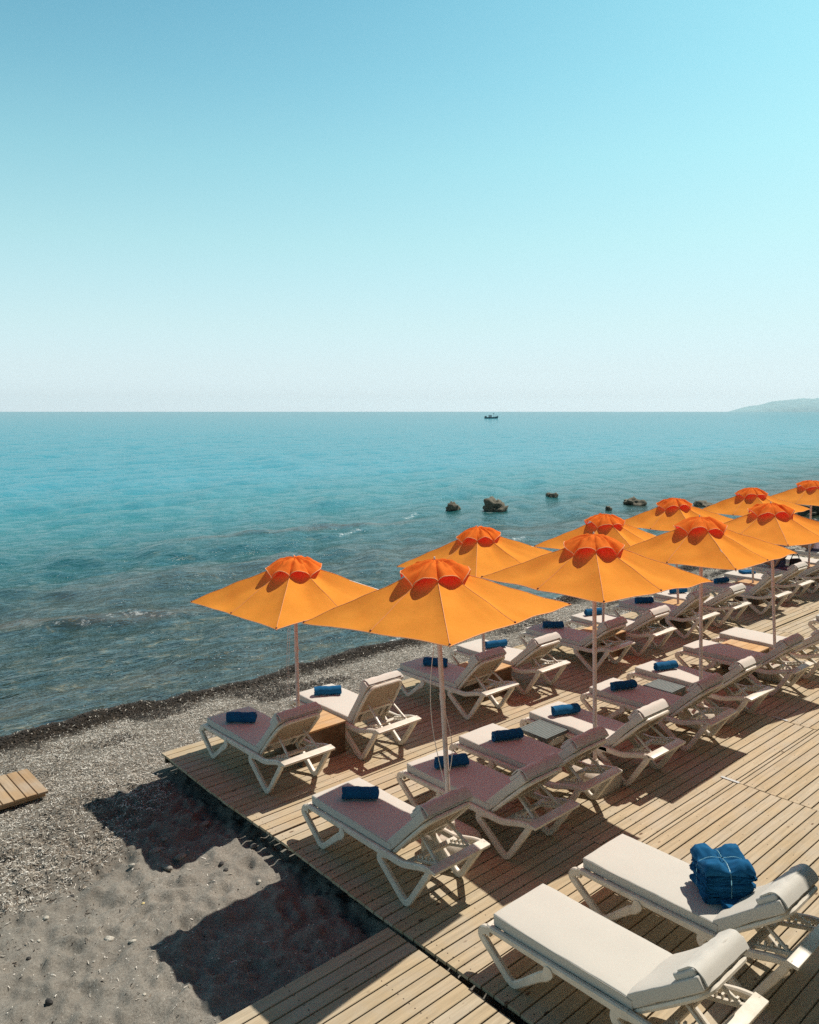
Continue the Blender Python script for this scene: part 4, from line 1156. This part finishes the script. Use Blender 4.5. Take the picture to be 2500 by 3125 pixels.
    for i_ in range(NA + 1):
        v = rows_[i_ % NA][NR] if False else None
        a = 2 * PI * i_ / NA; lobe = abs(math.sin(4 * a)); ca, sa = math.cos(a), math.sin(a)
        zr = canopy_z(ca * CAPR, sa * CAPR); rend = CAPR * (1 + 0.05 * lobe)
        k8 = int((a / (PI / 4)) % 8); lf = 0.82 + 0.36 * abs(math.sin(k8 * 2.3 + USEED * 1.9))
        pts.append((ca * rend, sa * rend, zr + 0.012 + 0.112 * lf * lobe ** 0.8))
    bm_tube(bm, pts, 0.0048, 5, False); from_bm('cap_hem', bm, M['hem'], cap)
    bm = bmesh.new(); bm_tube(bm, [(0, 0, apex - 0.01), (0, 0, apex + 0.03)], [0.012, 0.006], 8); from_bm('finial', bm, M['pole'], cap)
    if kind == 'front':
        bm = bmesh.new(); ppr = [(0.0, 0.0), (0.235, 0.0), (0.245, 0.03), (0.245, 0.14), (0.225, 0.19), (0.16, 0.225), (0.05, 0.235), (0.035, 0.30), (0.028, 0.30)]
        NS = 28; rg_ = []
        for k in range(NS):
            a = 2 * PI * k / NS; f = 1 / (abs(math.cos(a)) ** 5 + abs(math.sin(a)) ** 5) ** 0.2
            rg_.append([bm.verts.new((math.cos(a) * r * (f if r > 0.1 else 1), math.sin(a) * r * (f if r > 0.1 else 1), z)) for r, z in ppr[1:]])
        for k in range(NS):
            A_, B_ = rg_[k], rg_[(k + 1) % NS]
            for j in range(len(A_) - 1): bm.faces.new((A_[j], B_[j], B_[j + 1], A_[j + 1]))
        bm.faces.new([r_[0] for r_ in rg_][::-1]); bm.faces.new([r_[-1] for r_ in rg_])
        from_bm('base_weight', bm, M['base'], root, True, 50)
    return root, top

# (kind, x, y, rotation, pole lean x, lean y, canopy tilt x, tilt y, dz, label)
UM = [
 ('back', 5.75, 8.43, 2.1, -0.039, -0.009, 0.034, -0.009, -0.172, 'orange umbrella at the left end of the seaside row, leftmost in view'),
 ('front', 5.56, 5.54, 5.3, -0.049, 0.032, 0.008, -0.077, 0.203, 'largest orange umbrella at the left end of the front row, cord hanging down its pole'),
 ('front', 7.78, 5.42, -5.9, 0.018, 0.017, -0.013, -0.029, 0.223, 'second orange umbrella of the front row, over the nearer grey table'),
 ('front', 10.39, 5.51, 1.0, 0.028, 0.014, -0.005, -0.040, 0.185, 'third orange umbrella of the front row, over the farther grey table'),
 ('front', 13.10, 5.66, -11.6, -0.012, 0.022, -0.019, -0.035, 0.158, 'fourth orange umbrella of the front row, rotated, by the low wooden table'),
 ('back', 9.13, 8.37, -5.1, -0.016, 0.029, 0.057, -0.074, -0.133, 'second orange umbrella of the seaside row, behind and between the two front ones'),
 ('back', 12.10, 8.27, 14.6, -0.006, -0.021, 0.003, 0.010, -0.171, 'third orange umbrella of the seaside row, its top just behind the second front top'),
 ('back', 14.97, 8.41, 0.0, -0.027, 0.027, 0.020, -0.032, -0.111, 'fourth orange umbrella of the seaside row, in front of the long low sea rock'),
 ('back', 18.07, 8.31, 0.5, -0.013, 0.011, 0.017, -0.027, -0.091, 'fifth orange umbrella of the seaside row, second last in view'),
 ('back', 21.10, 8.30, 0.0, 0.007, -0.034, -0.001, 0.006, -0.092, 'farthest orange umbrella, cut by the right edge of the view')]
ZC = 2.132
def place_canopy(root, kids, rz, lx, ly, tx, ty, zc):
    """bake the canopy pose into each canopy part (no pivot object is kept)"""
    Mx = Matrix.Translation((lx * zc, ly * zc, zc))
    nrm = Vector((-tx, -ty, 1)).normalized()
    q = Vector((0, 0, 1)).rotation_difference(nrm)
    Mx = Mx @ q.to_matrix().to_4x4() @ Matrix.Rotation(rz, 4, 'Z')
    for o in kids: o.parent = root; o.matrix_parent_inverse = Matrix.Identity(4); o.matrix_basis = Mx.copy()
def build_umbrella(kind):
    root, top = make_umbrella(kind)
    for o in list(top.children): o.parent = root; o['_c'] = 1
    bpy.data.objects.remove(top)
    return root
cords = {}
for (kind, x, y, rz, lx, ly, tx, ty, dz, lab) in UM:
    USEED += 1; o = build_umbrella(kind)
    o.location = (x, y, 0.0); tag(o, lab, 'umbrella', 'orange beach umbrellas on the deck')
    zc = ZC + dz
    place_canopy(o, [c for c in o.children if c.get('_c')], R(rz), lx, ly, tx, ty, zc)
    pl = [c for c in o.children if c.name.startswith('pole')][0]
    d = Vector((lx, ly, 1.0)); pl.rotation_euler = d.to_track_quat('Z', 'Y').to_euler(); pl.scale = (1, 1, (zc + 0.44) / 2.42)
    cords[(round(x, 2))] = (o, zc, lx, ly)
for o in bpy.data.objects:
    if '_c' in o: del o['_c']
# cord hanging in a loop on the front pole, and strings under the left canopy
o, zc, lx, ly = cords[5.56]
bm = bmesh.new()
Pc = []
for k in range(40):
    t = k / 39
    if t < 0.5: s_ = t * 2; z = zc - 0.15 - s_ * 1.55; dxx = -0.10 * math.sin(PI * s_) - 0.02
    else: s_ = (t - 0.5) * 2; z = zc - 1.70 + s_ * 0.75; dxx = 0.07 * math.sin(PI * s_) - 0.02 + 0.03 * s_
    Pc.append((lx * z + dxx * 0.74, ly * z - dxx * 0.67, z))
bm_tube(bm, Pc, 0.004, 5); from_bm('cord', bm, M['cord'], o)
o, zc, lx, ly = cords[5.75]
for dd, l0 in ((-0.07, 1.25), (-0.095, 1.15)):
    bm = bmesh.new(); bm_tube(bm, [(lx * zc + dd * 0.74 + 0.01 * math.sin(k * 0.8), ly * zc - dd * 0.67, zc - 0.1 - l0 * k / 10) for k in range(11)], 0.003, 5)
    from_bm('cord', bm, M['cord'], o)

# ------------------------------------------------------------------ small tables
def make_grey_table():
    root = empty('slatted_side_table')
    bm = bmesh.new(); S = 0.215; z = 0.39
    for s in (-1, 1):
        bm_box(bm, (0, s * (S - 0.012), z - 0.015), (S, 0.012, 0.022), None, 0.002)
        bm_box(bm, (s * (S - 0.012), 0, z - 0.015), (0.012, S - 0.026, 0.022), None, 0.002)
    from_bm('table_frame', bm, M['grey'], root, False)
    bm = bmesh.new()
    for k in range(11):
        y = -S + 0.045 + k * (2 * S - 0.09) / 10; bm_box(bm, (0, y, z + 0.001), (S - 0.026, 0.0145, 0.005), None, 0.001)
    from_bm('table_top', bm, M['grey'], root, False)
    for sx in (-1, 1):
        for sy in (-1, 1):
            bm = bmesh.new(); bm_box(bm, (sx * (S - 0.018), sy * (S - 0.018), (z - 0.039) / 2), (0.0165, 0.0165, (z - 0.039) / 2), None, 0.002)
            from_bm('leg', bm, M['grey'], root, False)
    return root
t1 = make_grey_table(); t1.location = (7.84, 6.22, 0.003); tag(t1, 'grey slatted side table nearer the camera, with a lounger shadow across one corner', 'side table', 'grey slatted side tables')
t2 = copy_tree(t1); t2.location = (10.34, 6.04, 0.003); tag(t2, 'grey slatted side table farther along the front row, by the third pole', 'side table', 'grey slatted side tables')

def make_box(x, y, hx, hy, label, open_front=False):
    root = empty('wooden_box_table', (x, y, 0.003)); tag(root, label, 'table', 'wooden box tables between the loungers')
    bm = bmesh.new(); nb = 4; w = 2 * hy / nb
    for k in range(nb): bm_box(bm, (0, -hy + w * (k + 0.5), 0.388), (hx, w / 2 - 0.002, 0.012), None, 0.002)
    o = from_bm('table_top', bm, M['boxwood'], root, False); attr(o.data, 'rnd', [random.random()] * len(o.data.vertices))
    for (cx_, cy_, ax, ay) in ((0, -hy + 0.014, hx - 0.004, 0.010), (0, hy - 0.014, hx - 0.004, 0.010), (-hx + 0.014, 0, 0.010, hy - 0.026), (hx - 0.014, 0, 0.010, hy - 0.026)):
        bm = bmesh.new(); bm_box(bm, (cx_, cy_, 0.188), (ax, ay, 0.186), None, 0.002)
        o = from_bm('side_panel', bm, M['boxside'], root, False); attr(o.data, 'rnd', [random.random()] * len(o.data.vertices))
    return root
make_box(5.87, 8.38, 0.325, 0.33, 'wooden box table between the shaded corner lounger and the sunlit upright one')
make_box(9.12, 8.38, 0.30, 0.30, 'wooden box table around the pole of the second seaside umbrella')
make_box(12.12, 8.30, 0.30, 0.30, 'wooden box table around the pole of the third seaside umbrella')
make_box(15.00, 8.41, 0.28, 0.30, 'wooden box table with sunlit corners around the fourth seaside pole')
make_box(18.02, 8.32, 0.30, 0.30, 'wooden box table around the pole of the fifth seaside umbrella')
make_box(21.02, 8.31, 0.30, 0.30, 'wooden box table around the pole of the farthest umbrella')
make_box(13.11, 6.18, 0.20, 0.33, 'low sunlit wooden box table between two front row loungers without towels')

# ------------------------------------------------------------------ awning added outside the right edge to cast shade on the near deck
aw = empty('added_shade_awning', (8.75, 2.66, 0.0)); tag(aw, 'canvas awning on white posts added outside the right edge to shade the near deck', 'awning')
bm = bmesh.new(); nA = 26; gv = []
for i_ in range(nA + 1):
    gv.append([bm.verts.new((0.0 + 6.0 * i_ / nA + (0.10 * math.sin(j * 0.9) if i_ == 0 else 0), -5.2 * j / nA + (0.07 * math.sin(i_ * 1.3) if j == 0 else 0), 5.0 - 0.18 * math.sin(PI * i_ / nA) * math.sin(PI * j / nA))) for j in range(nA + 1)])
for i_ in range(nA):
    for j in range(nA): bm.faces.new((gv[i_][j], gv[i_ + 1][j], gv[i_ + 1][j + 1], gv[i_][j + 1]))
from_bm('awning_cloth', bm, M['mattress'], aw)
for px, py in ((0.1, -0.1), (5.9, -0.1), (0.1, -5.1), (5.9, -5.1)):
    bm = bmesh.new(); bm_tube(bm, [(px, py, 0), (px, py, 4.98)], 0.05, 10); from_bm('post', bm, M['pole'], aw)

# ------------------------------------------------------------------ unseen wall added behind the camera to block sky light
ho = empty('sky_block_wall', (12.0, -4.2, -0.2)); tag(ho, 'tan plastered wall with windows, added unseen behind the camera to block sky light', 'light blocker')
mp_, nt, b = mat('tan_plaster'); n = noise_tex(nt, 2, 5, 0.6, mapping(nt))
nt.links.new(ramp(nt, n.outputs['Fac'], [(0.3, (0.30, 0.22, 0.15)), (0.7, (0.38, 0.28, 0.19))]), b.inputs['Base Color']); b.inputs['Roughness'].default_value = 0.9
bm = bmesh.new(); bm_box(bm, (0, -2.0, 4.5), (32, 2.0, 4.5)); wl = from_bm('wall', bm, mp_, ho, False)
bm = bmesh.new(); bm_box(bm, (0, -1.9, 9.1), (32.3, 2.3, 0.10)); from_bm('roof', bm, mp_, ho, False)
for k in range(14):
    for zz in (1.6, 4.6, 7.2):
        bm = bmesh.new(); bm_box(bm, (-29 + k * 4.45, 0.03, zz), (0.75, 0.03, 0.7), None, 0.01); fr_ = from_bm('window', bm, M['boxwood'], ho, False); attr(fr_.data, 'rnd', [0.5] * len(fr_.data.vertices))
        bm = bmesh.new(); bm_box(bm, (-29 + k * 4.45, 0.063, zz), (0.66, 0.006, 0.61)); from_bm('pane', bm, M['black'], fr_, False)

# ------------------------------------------------------------------ people far along the row
def make_person(loc, rz, shirt, label, hairlen=0.10):
    root = empty('person', loc, rz); tag(root, label, 'person', 'people on the far loungers')
    # joints of a seated body, y forward, origin at the seat
    J = {'pelvis': ((0, 0, 0.10), 0.125), 'waist': ((0, -0.02, 0.26), 0.115), 'chest': ((0, 0.0, 0.44), 0.14), 'neck': ((0, 0.02, 0.60), 0.055), 'headb': ((0, 0.04, 0.68), 0.075), 'headt': ((0, 0.045, 0.80), 0.085)}
    E_ = [('pelvis', 'waist'), ('waist', 'chest'), ('chest', 'neck'), ('neck', 'headb'), ('headb', 'headt')]
    for s, n_ in ((-1, 'l'), (1, 'r')):
        J['sh' + n_] = ((s * 0.18, 0.0, 0.53), 0.06); J['el' + n_] = ((s * 0.25, -0.10, 0.30), 0.043); J['wr' + n_] = ((s * 0.24, 0.02, 0.08), 0.03); J['ha' + n_] = ((s * 0.245, 0.08, 0.03), 0.032)
        J['hip' + n_] = ((s * 0.10, 0.06, 0.09), 0.10); J['kn' + n_] = ((s * 0.13, 0.48, 0.16), 0.062); J['an' + n_] = ((s * 0.12, 0.86, 0.06), 0.04); J['to' + n_] = ((s * 0.13, 0.94, 0.13), 0.032)
        E_ += [('chest', 'sh' + n_), ('sh' + n_, 'el' + n_), ('el' + n_, 'wr' + n_), ('wr' + n_, 'ha' + n_), ('pelvis', 'hip' + n_), ('hip' + n_, 'kn' + n_), ('kn' + n_, 'an' + n_), ('an' + n_, 'to' + n_)]
        for f in range(5):
            a = (-0.028 + 0.014 * f) * s; L_ = (0.05, 0.075, 0.082, 0.076, 0.06)[f]
            k0 = 'f%s%d' % (n_, f); base = (s * 0.245 + a, 0.10 - (0.035 if f == 0 else 0), 0.03)
            J[k0] = (base, 0.0095); J[k0 + 'm'] = ((base[0] + a * 0.5, base[1] + L_ * 0.55, 0.022), 0.0085); J[k0 + 't'] = ((base[0] + a * 0.6, base[1] + L_, 0.006), 0.0075)
            E_ += [('ha' + n_, k0), (k0, k0 + 'm'), (k0 + 'm', k0 + 't')]
    names_ = list(J); me = bpy.data.meshes.new('body')
    me.from_pydata([J[k][0] for k in names_], [(names_.index(a), names_.index(b_)) for a, b_ in E_], [])
    o = bpy.data.objects.new('body', me); COL.objects.link(o); o.parent = root
    sk = o.modifiers.new('skin', 'SKIN'); 
    for i_, k in enumerate(names_):
        r_ = J[k][1]; me.skin_vertices[0].data[i_].radius = (r_ * (1.25 if k in ('chest', 'waist', 'pelvis') else 1), r_)
    me.skin_vertices[0].data[0].use_root = True
    ss = o.modifiers.new('sub', 'SUBSURF'); ss.levels = 2; ss.render_levels = 2
    me.materials.append(M['skin'])
    o.modifiers['skin'].use_smooth_shade = True
    bm = bmesh.new(); bmesh.ops.create_icosphere(bm, subdivisions=3, radius=1)
    for v in list(bm.verts):
        if v.co.y > 0.35 and v.co.z < 0.45: bm.verts.remove(v)
    for v in bm.verts:
        v.co = Vector((v.co.x * 0.097, v.co.y * 0.112 + 0.035, v.co.z * 0.115 + 0.765 - (hairlen if v.co.z < -0.5 else 0)))
    from_bm('hair', bm, M['hair'], root, True, 0)
    for s in (-1, 1):
        bm = bmesh.new(); bmesh.ops.create_icosphere(bm, subdivisions=2, radius=1)
        for v in bm.verts: v.co = Vector((v.co.x * 0.012 + s * 0.032, v.co.y * 0.008 + 0.128, v.co.z * 0.010 + 0.765))
        from_bm('eye', bm, M['hair'], root)
        bm = bmesh.new(); bmesh.ops.create_icosphere(bm, subdivisions=2, radius=1)
        for v in bm.verts: v.co = Vector((v.co.x * 0.012 + s * 0.09, v.co.y * 0.02 + 0.04, v.co.z * 0.032 + 0.75))
        from_bm('ear', bm, M['skin'], root)
    bm = bmesh.new(); bm_box(bm, (0, 0.136, 0.735), (0.014, 0.018, 0.022), None, 0.008, 2); from_bm('nose', bm, M['skin'], root)
    bm = bmesh.new(); bm_box(bm, (0, 0.125, 0.695), (0.024, 0.008, 0.006), None, 0.003); from_bm('mouth', bm, M['shorts'], root)
    def wrap(name, rings, mt):
        bm = bmesh.new(); R_ = []
        for (z, rx_, ry_, cy_) in rings:
            R_.append([bm.verts.new((rx_ * math.cos(2 * PI * k / 20), cy_ + ry_ * math.sin(2 * PI * k / 20) * (1 + 0.04 * math.sin(k * 3 + z * 20)), z)) for k in range(20)])
        for a_, b_ in zip(R_, R_[1:]):
            for k in range(20): bm.faces.new((a_[k], a_[(k + 1) % 20], b_[(k + 1) % 20], b_[k]))
        return from_bm(name, bm, mt, root, True, 0)
    wrap('shorts', [(0.0, 0.185, 0.17, 0.03), (0.08, 0.19, 0.165, 0.02), (0.16, 0.175, 0.145, 0.0), (0.20, 0.165, 0.14, -0.01)], M['shorts'])
    if shirt:
        wrap('shirt', [(0.08, 0.20, 0.17, 0.01), (0.26, 0.175, 0.15, -0.02), (0.44, 0.20, 0.165, 0.0), (0.54, 0.225, 0.12, 0.0), (0.59, 0.11, 0.085, 0.02)], M['shirt'])
    return root
make_person((20.16, 8.62, 0.44), R(8), False, 'tanned bare backed person with dark hair sitting on a far lounger facing the sea')
make_person((23.35, 8.98, 0.44), R(-5), True, 'person in a pale lavender shirt sitting at the right edge of the view')
bm = rbox_bm((0.14, 0.07, 0.11), 0.05, (4, 3, 3), lambda p: p + Vector((0.01 * math.sin(p.z * 30), 0, 0)))
bag = empty('beach_bag', (20.40, 8.33, 0.445), R(-30)); tag(bag, 'black bag with a looped handle beside the seated tanned person', 'bag')
for v in bm.verts: v.co.z += 0.11
from_bm('bag_body', bm, M['black'], bag, True, 0)
bm = bmesh.new(); bm_tube(bm, [(0.11 * math.cos(t), 0, 0.19 + 0.15 * math.sin(t)) for t in np.linspace(0, PI, 14)], 0.012, 6); from_bm('handle', bm, M['black'], bag)
bm = rbox_bm((0.26, 0.20, 0.012), 0.01, (10, 8, 1), lambda p: p + Vector((0, 0, 0.006 * math.sin(p.x * 25) * math.cos(p.y * 20))))
pc = from_bm('printed_cloth', bm, M['print'], None, True, 0); pc.location = (20.14, 8.36, 0.455); tag(pc, 'dark and pink printed cloth under the seated tanned person', 'cloth')
hat = empty('straw_hat', (21.80, 7.62, 0.80), 0.4); hat.rotation_euler = (R(-40), 0, 0.4); tag(hat, 'yellow straw hat with a dark band on a far lounger back', 'hat')
bm = bmesh.new(); PR = [(0.0, 0.10), (0.05, 0.105), (0.08, 0.09), (0.088, 0.01), (0.12, 0.0), (0.17, 0.004), (0.175, -0.002), (0.12, -0.008), (0.08, -0.004), (0.076, 0.08), (0.0, 0.09)]
RG = [[bm.verts.new((r * math.cos(2 * PI * k / 24), r * math.sin(2 * PI * k / 24), z)) for r, z in PR[1:-1]] for k in range(24)]
for k in range(24):
    for j in range(len(RG[0]) - 1): bm.faces.new((RG[k][j], RG[(k + 1) % 24][j], RG[(k + 1) % 24][j + 1], RG[k][j + 1]))
bm.faces.new([r_[0] for r_ in RG]); bm.faces.new([r_[-1] for r_ in RG][::-1])
from_bm('hat_body', bm, M['straw'], hat, True, 50)
bm = bmesh.new(); bm_tube(bm, [(0.0895 * math.cos(t), 0.0895 * math.sin(t), 0.022) for t in np.linspace(0, 2 * PI, 25)], 0.008, 6, False); from_bm('hat_band', bm, M['black'], hat)

# ------------------------------------------------------------------ haze: one closed box of thin even air
bm = bmesh.new(); bm_box(bm, (0, 0, 280), (36000, 36000, 286))
hz = from_bm('haze', bm, None, None, False)
m = bpy.data.materials.new('haze_air'); m.use_nodes = True; nt = m.node_tree; nt.nodes.remove(nt.nodes['Principled BSDF'])
pv = nt.nodes.new('ShaderNodeVolumePrincipled'); pv.inputs['Color'].default_value = (0.86, 0.96, 1.0, 1); pv.inputs['Density'].default_value = 1.3e-5; pv.inputs['Anisotropy'].default_value = 0.35
nt.links.new(pv.outputs[0], nt.nodes['Material Output'].inputs['Volume'])
hz.data.materials.append(m); tag(hz, 'thin pale sea haze over the whole bay', 'haze', kind='stuff')
